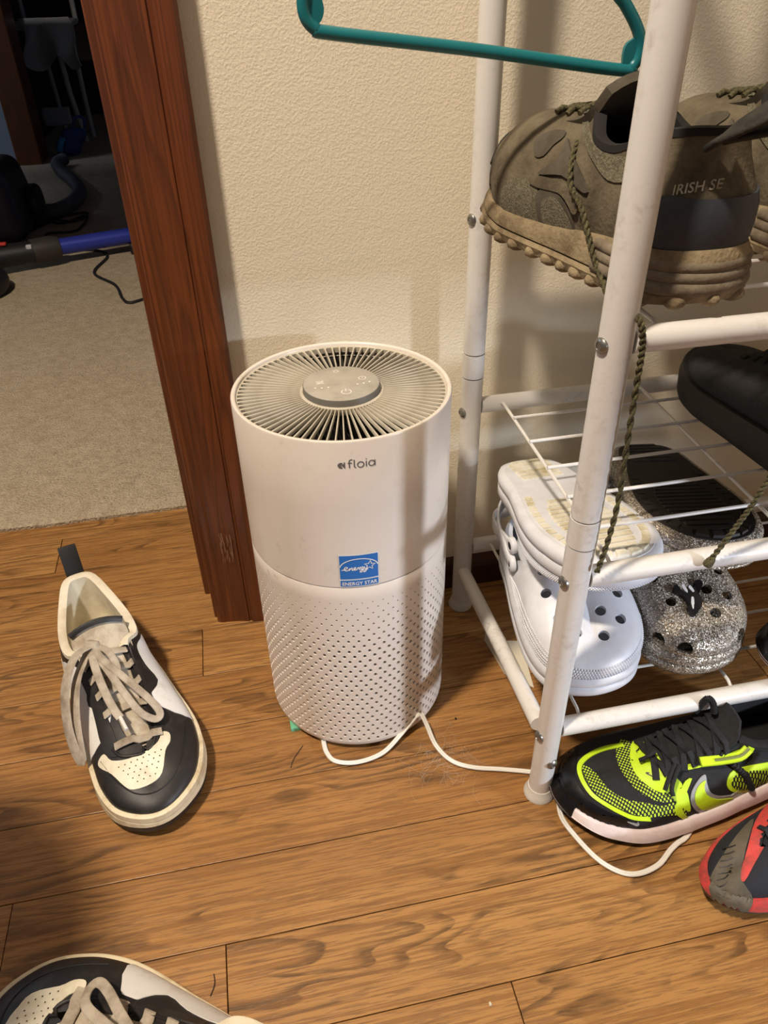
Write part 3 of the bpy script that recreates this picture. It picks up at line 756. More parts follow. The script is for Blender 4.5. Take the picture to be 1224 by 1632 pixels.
    Ls.put('knot', tube([K+V((-.006, -.004, -.006)), K+V((-.002, -.002, .000)), K+V((.003, .003, .001)), K+V((.008, .006, -.007))], [.004, .0062, .0062, .004], 10, sy=.8), LACE, root)
    lp = [K, (.128, -.028, .101), (.150, -.044, .088), (.172, -.052, .064), (.190, -.053, .046), (.200, -.0500, .039), (.191, -.048, .049), (.170, -.043, .069), (.145, -.033, .086), (.118, -.014, .096)]
    if not full: lp = [(x-(x-.116)*.25, y-.0, z+.004) for x, y, z in [tuple(q) for q in lp]]
    Ls.put('lace', ribbon(spline(lp, 44), .0135, .0018, ups=[(.25, -.75, .6)]*44), LACE, root)
    l2 = [K, (.140, -.004, .096), (.168, .010, .088), (.192, .024, .075), (.206, .029, .067), (.210, .023, .0655), (.202, .012, .074), (.180, .004, .085), (.152, -.003, .092), (.122, -.010, .097)]
    Ls.put('lace', ribbon(spline(l2, 44), .0072, .0018, up=(.3, .0, 1)), LACE, root)
    l3 = [K, (.140, -.013, .095), (.168, -.012, .086), (.190, -.009, .078), (.200, -.006, .074)]
    Ls.put('lace', ribbon(spline(l3, 24), .0078, .0018), LACE, root)
    l4 = [K, (.130, .002, .097), (.148, .006, .090), (.160, .002, .086)]
    Ls.put('lace', ribbon(spline(l4, 16), .007, .0018), LACE, root)
    Ls.put('aglet', tube([(.199, -.006, .0745), (.214, -.004, .071)], .0019, 10), mat('clear_aglet', (226, 222, 214), .25), root)
    return Ls
sA = thing('sneaker', (0, 0, 0), 'black and white lace-up sneaker in front of the doorway, whole in view', 'shoe', 'pair of black and white sneakers')
sneaker(sA, False); place(sA, (-.214636, .7030965), (-.214636+.2955, .7030965-.955))
sB = thing('sneaker', (0, 0, 0), 'black and white lace-up sneaker cut off by the bottom edge of the picture', 'shoe', 'pair of black and white sneakers')
sneaker(sB, True, False); place(sB, (.0030, .1500), (.0030-.866, .1500+.5))

# ------------------------------------------------------------------ neon running shoes
NEON = mat('neon_yellow', (206, 240, 40), .5, (190, 226, 36), 60)
KNIT = mat('black_knit', (20, 20, 22), .8, (30, 30, 33), 300, bump=.6, bscale=900, bdist=.0007)
GLOSS = mat('black_bumper', (16, 16, 17), .28)
WMID = mat('white_foam_midsole', (232, 218, 216), .5, (214, 194, 190), 30)
SILVER = mat('reflective_grey', (168, 170, 170), .35, metal=.3)
def m_dots():
    t = NT('dotted_knit'); co = t.coords()
    co = t.n('ShaderNodeMapping', {'Vector': co, 'Rotation': (0, 0, R(45)), 'Scale': (400, 400, 0)}).outputs[0]
    s = t.n('ShaderNodeSeparateXYZ', {0: co})
    sn = [t.n('ShaderNodeMath', {0: t.n('ShaderNodeMath', {0: s.outputs[i], 1: 2*math.pi}, operation='MULTIPLY').outputs[0]}, operation='SINE').outputs[0] for i in (0, 1)]
    m = t.n('ShaderNodeMath', {0: sn[0], 1: sn[1]}, operation='ADD').outputs[0]
    t.set(Base_Color=t.ramp(m, [(.0, srgb((20, 20, 22))), (.22, srgb((20, 20, 22))), (.42, srgb((190, 222, 52)))]), Roughness=.75); return t.m
DOTS = m_dots()
NE_ST = [(.005, 0, .012, 0, .080, 0), (.014, .021, .020, .017, .079, 0), (.042, .032, .045, .026, .072, 0), (.075, .035, .080, .030, .068, 0), (.102, .038, .108, .028, .073, .1), (.126, .040, .128, .020, .079, .3),
         (.155, .0425, .155, .016, .075, .5), (.185, .046, .185, .013, .066, .65), (.207, .0475, .203, .008, .059, .9), (.228, .046, .214, 0, .055, 1), (.256, .035, .231, 0, .051, 1), (.273, .018, .243, 0, .047, 1), (.279, 0, .249, 0, .045, 1)]
SWO = [(.1722, .084), (.1775, .0784), (.1812, .0618), (.1791, .0459), (.1724, .0329), (.1637, .0259), (.1487, .0267), (.1346, .0348), (.1241, .0408), (.1369, .0433), (.1518, .0465), (.1621, .0558), (.168, .0696)]
def swoosh(cx, cy, sc, rot):
    o = [(0, .0), (-.35, -.30), (-.50, -.55), (-.42, -.80), (-.15, -.82), (.5, -.50), (1.6, .10), (.5, -.22), (.05, -.38), (-.12, -.30)]
    c, s_ = math.cos(rot), math.sin(rot)
    return [(cx+sc*(x*c-y*s_), cy+sc*(x*s_+y*c)) for x, y in o]
def runner(root):
    Ls = Last(NE_ST, [(0, .030), (.08, .027), (.16, .021), (.22, .0185), (.285, .025)], [(0, 0), (.05, .0005), (.115, .006), (.15, .009), (.22, .009), (.285, .006)], False)
    vd = (-.38, -.485, -.788)
    Ls.put('upper', Ls.shell, KNIT, root)
    zb = lambda x: lerp(x, [0, .03, .08, .12, .17, .21, .25, .285], [.006, .0, .002, .003, .0, .0, .005, .016])
    Ls.put('outsole', Ls.sole([(-.002, zb), (.003, lambda x: zb(x)+.0015), (.0045, lambda x: zb(x)+.005), (.001, lambda x: zb(x)+.0052)]), OUTBLK, root)
    Ls.put('midsole', Ls.sole([(.003, lambda x: zb(x)+.0049), (.0072, lambda x: zb(x)+.008), (.0066, lambda x: Ls.zs(x)-.006), (.0042, lambda x: Ls.zs(x)+.0018), (.0016, lambda x: Ls.zs(x)+.003), (-.003, lambda x: Ls.zs(x)+.002)]), WMID, root)
    wr = []
    for i in range(Ls.nA-6, Ls.nA+26):
        i %= Ls.N; O, n = Ls.O[i], Ls.nO[i]; x = O[0]
        wr.append([(O[0]+n[0]*o, O[1]+n[1]*o, z) for o, z in ((.0010, zb(x)+.0005), (.0056, zb(x)+.003), (.0080, zb(x)+.008), (.0074, Ls.zs(x)-.004), (.0040, Ls.zs(x)+.004), (.0005, Ls.zs(x)+.0075))])
    Ls.put('toe_wrap', sheet(wr), GLOSS, root)
    Ls.put('collar_lining', Ls.lining(.3, .009), KNIT, root); Ls.put('insole', Ls.insole(), OUTBLK, root)
    tg = tongue_sheet([(.206, .055), (.18, .066), (.155, .075), (.140, .083), (.130, .091), (.1235, .0985)], [.012, .017, .019, .022, .022, .011], Ls.bend, 12)
    Ls.put('tongue', thicken(tg, .005), KNIT, root); Ls.add_bvh(tg)
    # toe bumper, neon outline, dotted zones, vamp, quarter, swoosh
    yb = Ls.bend
    Ls.put('toe_bumper', Ls.patch([(.262, -.030), (.257, -.012), (.2655, .004), (.2685, .018), (.264, .036), (.252, .050), (.238, .062), (.262, .066), (.290, .045), (.296, .01), (.285, -.028)], 'z', .045, vd, .0007, .001, .004, 3), GLOSS, root)
    Ls.put('toe_outline', Ls.band([(.212, -.0105), (.2300, -.0105), (.2460, -.0073), (.2602, .0005), (.2650, .0135), (.2630, .0313), (.2548, .0440), (.2448, .0550), (.2362, .0616), (.2235, .0655)], .0042, 60, plane='z', c=.05, d=vd, off=.0011), NEON, root)
    Ls.put('dotted_mesh', Ls.patch([(.2580, .001), (.2615, .0135), (.2595, .0305), (.2515, .0430), (.2415, .0535), (.2320, .0605), (.222, .064), (.205, .066), (.186, .068), (.190, .054), (.206, .056), (.219, .050), (.235, .043), (.246, .030), (.250, .012)], 'z', .05, vd, .0006, .001, .004, 2), DOTS, root)
    Ls.put('dotted_mesh', Ls.patch([(.216, -.012), (.228, .004), (.230, .026), (.223, .046), (.210, .057), (.195, .058), (.206, .051), (.2150, .044), (.2211, .0295), (.2187, .0145), (.208, -.004)], 'z', .058, vd, .0006, .001, .004, 2), DOTS, root)
    Ls.put('vamp_panel', Ls.patch([(.2080, -.004), (.2187, .0125), (.2211, .0295), (.2147, .0437), (.2067, .0506), (.193, .0505), (.186, .046), (.190, .034), (.1925, .022), (.193, .008), (.199, -.002)], 'z', .062, vd, .0009, .0012, .004, 3), NEON, root)
    Ls.put('side_strip', Ls.patch([(.194, .0470), (.2000, .0535), (.1960, .066), (.1905, .072), (.1862, .060), (.1852, .052)], 'z', .060, vd, .0010, .0012, .004, 3), NEON, root)
    Ls.put('collar_strip', Ls.patch([(.1834, .0400), (.1824, .0450), (.1613, .0440), (.1393, .0430), (.118, .040), (.117, .034), (.1393, .0370), (.1613, .0385)], 'z', .08, vd, .0010, .0012, .004, 2), NEON, root)
    pb = [(.1905, .080), (.1935, .0625), (.1935, .0385), (.186, .0265), (.178, .0185), (.163, .0085), (.150, .013), (.151, .018), (.163, .0145), (.1762, .0223), (.186, .0385), (.1865, .0625), (.1845, .082)]
    Ls.put('quarter_outline', Ls.patch(pb, 'y', .055, vd, .0010, .0012, .004, 2), NEON, root)
    sw = Ls.put('swoosh', Ls.patch(SWO, 'y', .055, vd, .0010, .0014, .003, 4), SILVER, root)
    cx = sum(q[0] for q in SWO)/len(SWO); inner = [(.1705, .0750), (.1752, .0710), (.1775, .0605), (.1755, .0470), (.1700, .0365), (.1632, .0305), (.1500, .0305), (.1370, .0370), (.1370, .0395), (.1530, .0430), (.1650, .0530), (.1700, .0650)]
    Ls.put('swoosh_fill', Ls.patch(inner, 'y', .055, vd, .0015, .001, .003, 4), NEON, sw)
    Ls.put('heel_panel', Ls.patch([(.144, .082), (.1475, .066), (.142, .052), (.127, .0435), (.105, .043), (.08, .048), (.06, .050), (.06, .085), (.09, .082), (.12, .084)], 'y', .055, vd, .0008, .001, .004, 3), NEON, root)
    Ls.put('heel_mesh', Ls.patch([(.1405, .074), (.143, .064), (.139, .055), (.126, .0480), (.105, .0475), (.085, .052), (.085, .066), (.105, .070), (.125, .076)], 'y', .055, vd, .0012, .001, .004, 3), DOTS, root)
    Ls.put('mini_swoosh', Ls.patch(swoosh(.2275, .0330, .0068, .25), 'y', .055, vd, .0014, .001, .002, 3), SILVER, root)
    Ls.put('mini_swoosh', Ls.patch(swoosh(.2080, .0300, .0046, 1.9), 'z', .062, vd, .0014, .001, .002, 3), GLOSS, root)
    # laces
    rows = [(.2035, .1985), (.192, .186), (.178, .172), (.163, .158), (.148, .144)]
    for k, (xl, xr) in enumerate(rows):
        for q in ((-1, 1) if k % 1 == 0 else ()):
            P = []
            for t in np.linspace(0, 1, 9):
                x = xl+(-.010)*t if q > 0 else xl-.010*(1-t); y = yb(x)+.004+(-.019+.040*t)
                P.append(Ls.on(x, y, .0022+.0018*math.sin(math.pi*t)+(.0006 if q > 0 else 0)))
            Ls.put('lace', ribbon(P, .0062, .0024), KNIT, root)
    for ends in ([(.190, .034, .071), (.199, .043, .0635), (.2035, .048, .058)], [(.186, .035, .072), (.197, .047, .061), (.1985, .0535, .056)], [(.196, .014, .0665), (.206, .016, .062), (.212, .0165, .0605)]):
        Ls.put('lace', tube(spline([V(e)+V((0, 0, .003)) for e in ends], 8), .0020, 8), KNIT, root)
    # neon pull strip across the tongue with its dark lettering bar
    st = [Ls.on(x, y, .0035) for x, y in spline([(.164, .034), (.146, .036), (.128, .036), (.118, .033)], 10)]
    pt = Ls.put('pull_strip', ribbon([p+V((0, 0, .003)) for p in st], .0088, .0032, up=(0, .35, 1)), NEON, root)
    Ls.put('strip_print', ribbon([p+V((0, .0008, .0049)) for p in st[2:]], .0026, .0006, up=(0, .35, 1)), mat('strip_print_grey', (120, 128, 70), .5), pt)
    # corded bungee loops
    def bungee(P, r=.0032):
        S = spline(P, 26); return join(tube(S, r*.75, 8), *[tube([S[i], S[i]+(S[i+1]-S[i])*.55], r, 8) for i in range(0, 25)])
    Ls.put('bungee_loop', bungee([Ls.on(.145, .031, .003), Ls.proj((.1345, .075), 'y', .055, vd)[0]+V((0, .002, .002)), Ls.proj((.1245, .0574), 'y', .055, vd)[0]+V((0, .002, .002)), Ls.proj((.112, .034), 'y', .055, vd)[0]+V((0, .003, .002))]), KNIT, root)
    Ls.put('bungee_loop', bungee([(.150, -.006, .088), (.148, -.004, .100), (.145, -.002, .1085), (.140, .0, .103), (.139, .004, .094)]), KNIT, root)
    return Ls
n1 = thing('running_shoe', (0, 0, 0), 'neon yellow and black running shoe on the floor in front of the rack', 'shoe', 'pair of neon running shoes')
runner(n1); place(n1, (.511, .386), (.236, .386))
def dup(root, loc, rot, label, group=None):
    r = root.copy(); COL.objects.link(r); r.location = loc; r.rotation_euler = rot; r['label'] = label
    if group: r['group'] = group
    for ch in root.children:
        c = ch.copy(); COL.objects.link(c); c.parent = r
        for g in ch.children: d = g.copy(); COL.objects.link(d); d.parent = c
    return r
n2 = dup(n1, (.712, .411, .1075), (0, 0, R(180)), 'neon yellow and black running shoe on the bottom wire shelf right of the glitter clog')

# ------------------------------------------------------------------ black shoes on the middle shelf
def plain_shoe(root, up, sole, lace, zk=1., mid=None):
    Ls = Last(NE_ST, [(0, .032), (.08, .030), (.16, .026), (.22, .025), (.285, .032)], [(0, 0), (.15, .004), (.22, .005), (.285, .002)], False)
    Ls.put('upper', Ls.shell, up, root)
    zb = lambda x: lerp(x, [0, .03, .2, .25, .285], [.004, 0, 0, .004, .014])
    Ls.put('outsole', Ls.sole([(.001, zb), (.0055, lambda x: zb(x)+.003), (.0068, lambda x: Ls.zs(x)-.004), (.0050, lambda x: Ls.zs(x)+.004), (.0026, lambda x: Ls.zs(x)+.005), (-.003, lambda x: Ls.zs(x)+.003)]), sole, root)
    Ls.put('collar_lining', Ls.lining(.3, .009), up, root); Ls.put('insole', Ls.insole(), OUTBLK, root)
    tg = tongue_sheet([(.206, .055), (.18, .066), (.15, .076), (.128, .084), (.112, .095), (.104, .1035)], [.012, .017, .019, .021, .022, .018], Ls.bend, 12)
    Ls.put('tongue', thicken(tg, .005), up, root); Ls.add_bvh(tg)
    for x in (.2, .186, .172, .157, .143):
        P = [Ls.on(x-.004*t, Ls.bend(x)-.02+.04*t, .0022+.0015*math.sin(math.pi*t)) for t in np.linspace(0, 1, 9)]
        Ls.put('lace', ribbon(P, .006, .002), lace, root)
    return Ls
b1 = thing('work_shoe', (0, 0, 0), 'all black thick-soled lace-up shoe on the middle shelf, left one of two', 'shoe', 'black shoes on the middle shelf')
BKM = mat('black_mesh', (26, 26, 28), .8, (36, 36, 40), 400, bump=.6, bscale=600, bdist=.0008)
BKS = mat('black_foam_sole', (30, 28, 26), .6, (42, 38, 34), 40)
MSZ = .2852
plain_shoe(b1, BKM, BKS, BKM); place(b1, (.470, .376), (.4735, .646), MSZ); b1.location.z = MSZ+.0008; b1.rotation_euler.y += -R(1.0)*0
b2 = dup(b1, (.592, .376, MSZ+.0008), b1.rotation_euler, 'all black lace-up shoe at the right edge of the middle shelf, right one of two')

# ------------------------------------------------------------------ red and black trainer at the right edge
RED = mat('worn_red_foam', (214, 70, 66), .7, (150, 74, 66), 70, .45, .72, bump=.3, bscale=500, bdist=.0006)
GRUB = mat('grey_rubber_bumper', (84, 78, 66), .7, (104, 94, 78), 50, bump=.2, bscale=300)
NAVY = mat('dark_navy_mesh', (30, 32, 40), .8, bump=.4, bscale=700)
r1 = thing('trainer', (0, 0, 0), 'red and black trainer with a worn grey rubber toe, at the right edge', 'shoe')
RL = Last([(.005, 0, .012, 0, .080, 0), (.014, .021, .020, .017, .079, 0), (.042, .032, .045, .026, .072, 0), (.075, .036, .080, .030, .068, 0), (.102, .040, .108, .028, .073, .1), (.126, .043, .128, .020, .079, .3),
         (.155, .046, .155, .016, .078, .5), (.185, .047, .185, .013, .072, .65), (.207, .045, .203, .008, .068, .9), (.228, .040, .214, 0, .064, 1), (.250, .029, .231, 0, .057, 1), (.264, .015, .243, 0, .050, 1), (.269, 0, .249, 0, .046, 1)],
        [(0, .032), (.16, .030), (.22, .030), (.285, .036)], [(0, 0), (.15, .003), (.22, .003), (.285, 0)], False)
RL.put('upper', RL.shell, NAVY, r1)
zb = lambda x: lerp(x, [0, .03, .17, .21, .24, .285], [.004, 0, 0, .004, .011, .027])
RL.put('outsole', RL.sole([(.000, zb), (.004, lambda x: zb(x)+.002), (.006, lambda x: zb(x)+.007), (.002, lambda x: zb(x)+.0072)]), GRUB, r1)
RL.put('midsole', RL.sole([(.003, lambda x: zb(x)+.0068), (.0068, lambda x: zb(x)+.009), (.006, lambda x: RL.zs(x)+.001), (.004, lambda x: RL.zs(x)+.006), (-.003, lambda x: RL.zs(x)+.004)]), RED, r1)
RL.bvhs.append(BVHTree.FromPolygons(*RL.sole([(.0068, lambda x: zb(x)+.009), (.006, lambda x: RL.zs(x)+.001), (.004, lambda x: RL.zs(x)+.006), (-.003, lambda x: RL.zs(x)+.004)])))
vr = (-.672, -.350, -.944)
sh = lambda P: [(x-.0155, y) for x, y in P]
RL.put('side_flash', RL.patch(sh([(.1981, -.0315), (.165, -.0430), (.150, -.040), (.1650, -.020), (.2021, -.0065), (.2350, .0080), (.2596, .0189), (.257, .0103), (.2272, -.0114)]), 'z', .0465, vr, .0012, .002, .004, 3), RED, r1)
gb = RL.put('toe_bumper', RL.patch(sh([(.1981, -.0335), (.2272, -.0134), (.2585, .0120), (.2619, .0214), (.2664, .0395), (.2858, .0470), (.3010, .0262), (.2950, .0045), (.2737, -.0105), (.226, -.0285)]), 'z', .0465, vr, .0024, .003, .004, 3), GRUB, r1)
for k in range(7):
    a = .2880-.0062*k; RL.put('groove', RL.band(sh([(a+.002, .006-.0052*k+.002), (a-.006, .011-.0052*k), (a-.013, .010-.0048*k)]), .0013, 12, plane='z', c=.0465, d=vr, off=.0029, thick=.0008), OUTBLK, gb)
RL.put('collar_lining', RL.lining(.3, .009), NAVY, r1); RL.put('insole', RL.insole(), OUTBLK, r1)
tg = tongue_sheet([(.206, .062), (.18, .070), (.15, .080), (.128, .088), (.112, .098), (.104, .105)], [.012, .017, .019, .021, .022, .018], RL.bend, 12)
RL.put('tongue', thicken(tg, .005), NAVY, r1); RL.add_bvh(tg)
for x in (.2, .186, .172, .157, .143):
    RL.put('lace', ribbon([RL.on(x-.004*t, RL.bend(x)-.02+.04*t, .0022+.0015*math.sin(math.pi*t)) for t in np.linspace(0, 1, 9)], .006, .002), NAVY, r1)
# ------------------------------------------------------------------ foam clogs
CW = mat('white_foam', (222, 225, 232), .42, (208, 209, 214), 30)
CWD = mat('white_foam_tread', (226, 222, 204), .55, (176, 160, 112), 30, .45, .7)
def m_glitter():
    t = NT('glitter_foam'); co = t.coords()
    v = t.n('ShaderNodeTexVoronoi', {'Vector': co, 'Scale': 1250.0}); w = t.n('ShaderNodeSeparateXYZ', {0: v.outputs['Color']})
    c = t.ramp(w.outputs[0], [(0, srgb((104, 96, 86))), (.45, srgb((146, 136, 122))), (.8, srgb((190, 180, 164))), (.95, srgb((244, 240, 230)))])
    t.set(Base_Color=c, Roughness=t.ramp(w.outputs[1], [(0, (.5,)*3), (1, (.18,)*3)]), Metallic=t.ramp(w.outputs[2], [(.45, (0, 0, 0)), (.6, (.85,)*3)]))
    off = t.n('ShaderNodeVectorMath', {0: v.outputs['Color'], 1: (.5, .5, .5)}, operation='SUBTRACT').outputs[0]
    sc = t.n('ShaderNodeVectorMath', {0: off, 'Scale': .7}, operation='SCALE').outputs[0]
    g = t.n('ShaderNodeNewGeometry').outputs['Normal']
    t.set(Normal=t.n('ShaderNodeVectorMath', {0: t.n('ShaderNodeVectorMath', {0: g, 1: sc}, operation='ADD').outputs[0]}, operation='NORMALIZE').outputs[0]); return t.m
GLIT = m_glitter()
CR_ST = [(.004, 0, .010, 0, .058, 0), (.012, .022, .016, .018, .056, 0), (.038, .035, .040, .031, .050, 0), (.075, .039, .076, .036, .049, 0), (.100, .043, .100, .038, .058, .1), (.120, .0465, .114, .028, .076, .45), (.142, .0495, .117, .012, .084, .85),
         (.165, .051, .119, 0, .086, 1), (.188, .0495, .142, 0, .080, 1), (.210, .043, .166, 0, .070, 1), (.227, .027, .186, 0, .060, 1), (.234, 0, .195, 0, .055, 1)]
HOLES = [(.140, -.031), (.164, -.035), (.190, -.030), (.157, -.011), (.180, -.009), (.203, -.016), (.208, .008), (.186, .010), (.196, .026), (.172, .030), (.160, .010), (.146, .031)]
def recalc(vf):
    b = bmesh.new(); VV = [b.verts.new(v) for v in vf[0]]
    for f in vf[1]: b.faces.new([VV[q] for q in f])
    bmesh.ops.recalc_face_normals(b, faces=b.faces[:]); return from_bm(b)
def boolean_cut(vf, cutters, th):
    me = mesh('clog', vf[0], vf[1]); o = bpy.data.objects.new('clog', me); COL.objects.link(o)
    cm = mesh('cut', *join(*[recalc(q) for q in cutters]), False); c = bpy.data.objects.new('cut', cm); COL.objects.link(c)
    s = o.modifiers.new('s', 'SOLIDIFY'); s.thickness = th; s.offset = -1
    m = o.modifiers.new('b', 'BOOLEAN'); m.object = c; m.operation = 'DIFFERENCE'; m.solver = 'EXACT'
    bpy.context.view_layer.update()
    r = bpy.data.meshes.new_from_object(o.evaluated_get(bpy.context.evaluated_depsgraph_get()))
    out = [v.co.copy() for v in r.vertices], [tuple(p.vertices) for p in r.polygons]
    for q in (o, c): bpy.data.objects.remove(q)
    for q in (me, cm, r): bpy.data.meshes.remove(q)
    return out
def clog(root, m_up, m_sole, mir=False, squash=1., upside=False, band=True, tread_m=None):
    st = [(a, b, c, d, (e-.03)*squash+.03, f) for a, b, c, d, e, f in CR_ST]
    Ls = Last(st, [(0, .026), (.1, .024), (.2, .026), (.24, .030)], [(0, 0), (.08, .001), (.15, .004), (.2, .003), (.24, -.003)], mir, 60, 14, .14, .62, .62)
    cut = []
    if not upside:
        for x, y in (HOLES if band else [h for h in HOLES if not (h[1] < .0 and h[1] > -.024 and h[0] < .207)]):
            p, n = Ls.proj((x, y+Ls.bend(x)), 'z', .07, (0, 0, -1)); n = (n+V((0, 0, .6))).normalized()
            q = n.to_track_quat('Z', 'Y').to_matrix().to_4x4()
            cut.append(xform(tube([(0, 0, -.012), (0, 0, .012)], .0050, 16), Matrix.Translation(p) @ q))
        for k, (dx, w) in enumerate(((39, .0075), (46, .0085), (53, .0095), (60, .010), (67, .0095), (74, .0085), (81, .0075)) if band else ((39, .010), (48, .011), (54, .011), (60, 0), (66, .011), (72, .011), (81, .010))):
            if k in (3,) or (band and k in (1, 2, 4, 5)): continue
            O = Ls.O[dx % Ls.N]; n = Ls.nO[dx % Ls.N]; p = V((O[0], O[1], O[2]+.0105)); d = V((n[0], n[1], .15)).normalized()
            X = V((-n[1], n[0], 0))
            hh = 1 if band else 1.7
            arch = [(-w*.62, -.0026*hh), (w*.62, -.0026*hh), (w*.62, .0008*hh), (w*.42, .0030*hh), (0, .0040*hh), (-w*.42, .0030*hh), (-w*.62, .0008*hh)]
            v = [p+d*e+X*a+V((0, 0, 1))*b for e in (-.010, .012) for a, b in arch]; nn = len(arch)
            cut.append((v, [tuple(range(nn))[::-1], tuple(range(nn, 2*nn))]+[(i, (i+1) % nn, nn+(i+1) % nn, nn+i) for i in range(nn)]))
        vf = boolean_cut(Ls.shell, cut, .0042)
    else: vf = thicken(Ls.shell, .0042)
    Ls.put('upper', vf, m_up, root, auto=38)
    zb = lambda x: lerp(x, [0, .02, .19, .215, .24], [.003, 0, 0, .003, .009])
    Ls.put('sole', Ls.sole([(-.004, zb), (.001, lambda x: zb(x)+.0015), (.0032, lambda x: zb(x)+.006), (.0030, lambda x: zb(x)+.0115), (.0012, lambda x: zb(x)+.013), (.0030, lambda x: zb(x)+.0145), (.0034, lambda x: Ls.zs(x)-.002), (.0008, lambda x: Ls.zs(x)+.0012), (-.004, lambda x: Ls.zs(x)+.001)]), m_sole, root)
    Ls.put('footbed', Ls.insole(.003, .004, .225), m_up, root)
    if band:   # nubbed rim around the toe and the sides
        nub = []
        for i in range(21, Ls.N-20):
            for r_ in range(5):
                O = Ls.O[i]; n = Ls.nO[i]; t = .05+.052*r_; col = Ls.P[i]; kk = t*Ls.nT; a = int(kk); f = kk-a
                for sh in (0, .5):
                    j = (i+1) % Ls.N; p = V(col[a])*(1-f)+V(col[a+1])*f; p2 = V(Ls.P[j][a])*(1-f)+V(Ls.P[j][a+1])*f
                    p = p.lerp(p2, (sh+.25*(r_ % 2)) % 1); n3 = V((n[0], n[1], .25)).normalized(); X = V((-n[1], n[0], 0)); Z = n3.cross(X)
                    s_ = .0014; b0 = len(nub)
                    nub.append(([p+X*s_, p+Z*s_, p-X*s_, p-Z*s_, p+n3*.0013], [(0, 1, 4), (1, 2, 4), (2, 3, 4), (3, 0, 4)]))
        Ls.put('nubbed_rim', join(*nub), m_up, root, False, None, kind='stuff')
    # heel strap on two rivets
    zz_ = .055*1 if not upside else .052
    up = .016
    for sg in (1, -1):
        p = V((.098, sg*.0425+Ls.bend(.098), zz_))
        rv = Ls.put('strap_rivet', lathe([(.0085, -.003), (.0088, .0006), (.0075, .0022), (.0046, .0026), (.0042, .0019), (0, .0019)], 22), m_up, root)
        y = -p.y if mir else p.y; sg2 = -sg if mir else sg
        rv.location = (p.x, y+sg2*.0035, p.z); rv.rotation_euler = (-sg2*R(90), 0, 0)
        e = obj('rivet_emblem', lathe([(.0040, .0019), (.0040, .0023), (0, .0023)], 16), mat('emblem_dark', (48, 52, 54), .4), rv)
    sp = [(.098, .0455, zz_+.002), (.075, .0455, zz_+.004), (.040, .043, zz_+.007), (.010, .030, zz_+.010), (-.0045, 0, zz_+.012), (.010, -.030, zz_+.010), (.040, -.043, zz_+.007), (.075, -.0455, zz_+.004), (.098, -.0455, zz_+.002)]
    S = spline(sp, 40); C0 = V((.06, 0, 0))
    Ls.put('heel_strap', ribbon(S, [.010+.006*math.sin(math.pi*i/39) for i in range(40)], .0032, ups=[(V((p[0], p[1], 0))-C0) for p in S]), m_up, root)
    if upside:  # tread on the sole, which faces up
        tr = []; Z = -.0012
        def blk(poly):
            n = len(poly); cx_ = sum(a for a, b in poly)/n; cy_ = sum(b for a, b in poly)/n
            v = [(x, y, zb(x)+.0012) for x, y in poly]+[(cx_+(x-cx_)*.88, cy_+(y-cy_)*.88, zb(x)-.0016) for x, y in poly]
            return v, [tuple(range(n, 2*n))]+[(i, (i+1) % n, n+(i+1) % n, n+i) for i in range(n)]
        for k in range(13):
            x = .118+.0078*k; hw = min(.031, .031*math.sqrt(max(.05, 1-((x-.165)/.062)**2))); y0 = Ls.bend(x)
            tr.append(blk([(x, y0-hw), (x+.0056, y0-hw), (x+.0056, y0+hw), (x, y0+hw)]))
        for k in range(6):
            x = .014+.0088*k; hw = .024 if k else .017; tr.append(blk([(x, -hw), (x+.0062, -hw), (x+.0062, hw), (x, hw)]))
        for i in range(22, Ls.N-22, 3):
            j = (i+2.5)
            def pt(q, ins):
                a = int(q) % Ls.N; b = (a+1) % Ls.N; f = q-int(q); O = Ls.O[a]*(1-f)+Ls.O[b]*f; n = Ls.nO[a]*(1-f)+Ls.nO[b]*f
                return (O[0]-n[0]*ins, O[1]-n[1]*ins)
            tr.append(blk([pt(i, .0075), pt(j, .0075), pt(j, .0150), pt(i, .0150)]))
        Ls.put('outsole', Ls.sole([(-.006, lambda x: zb(x)-.0006), (-.0045, lambda x: zb(x)-.0006), (-.004, lambda x: zb(x)+.0008)]), (tread_m if not band else m_sole), root)
        Ls.put('tread', join(*tr), tread_m or CWD, root, False, None, kind='stuff')
    return Ls
ZB = .1064
c1_ = thing('foam_clog', (0, 0, 0), 'white foam clog upright on the bottom shelf with its toe to the front', 'clog', 'white foam clogs')
clog(c1_, CW, CW); place(c1_, (.283, .642), (.266, .402), ZB)
c2_ = thing('foam_clog', (0, 0, 0), 'white foam clog lying upside down, tread up, on top of its twin', 'clog', 'white foam clogs')
clog(c2_, CW, CW, squash=.34, upside=True, tread_m=CWD)
g1 = thing('glitter_clog', (0, 0, 0), 'silver glitter foam clog upright on the bottom shelf with an orca charm', 'clog', 'glitter foam clogs')
GL = clog(g1, GLIT, GLIT, band=False); place(g1, (.362, .645), (.382, .409), ZB)
orca_dir = (-.534, .523, -.665)
BLKP = mat('black_charm', (20, 20, 22), .4); WHP = mat('white_charm', (236, 234, 230), .4)
sh = lambda pts: [(x+.050, y+.006) for x, y in pts]
oc = GL.put('orca_charm', GL.patch(sh([(.128, -.022), (.136, -.019), (.133, -.009), (.126, .002), (.131, .006), (.139, -.002), (.149, -.008), (.155, -.015), (.158, -.021), (.151, -.023), (.147, -.020), (.140, -.021), (.134, -.027)]), 'z', .08, (0, 0, -1), .004, .0035, .003, 4), BLKP, g1)
GL.put('charm_marking', GL.patch(sh([(.142, -.0125), (.150, -.0170), (.152, -.0190), (.146, -.0175), (.141, -.0145)]), 'z', .08, (0, 0, -1), .0045, .0008, .003, 3), WHP, oc)
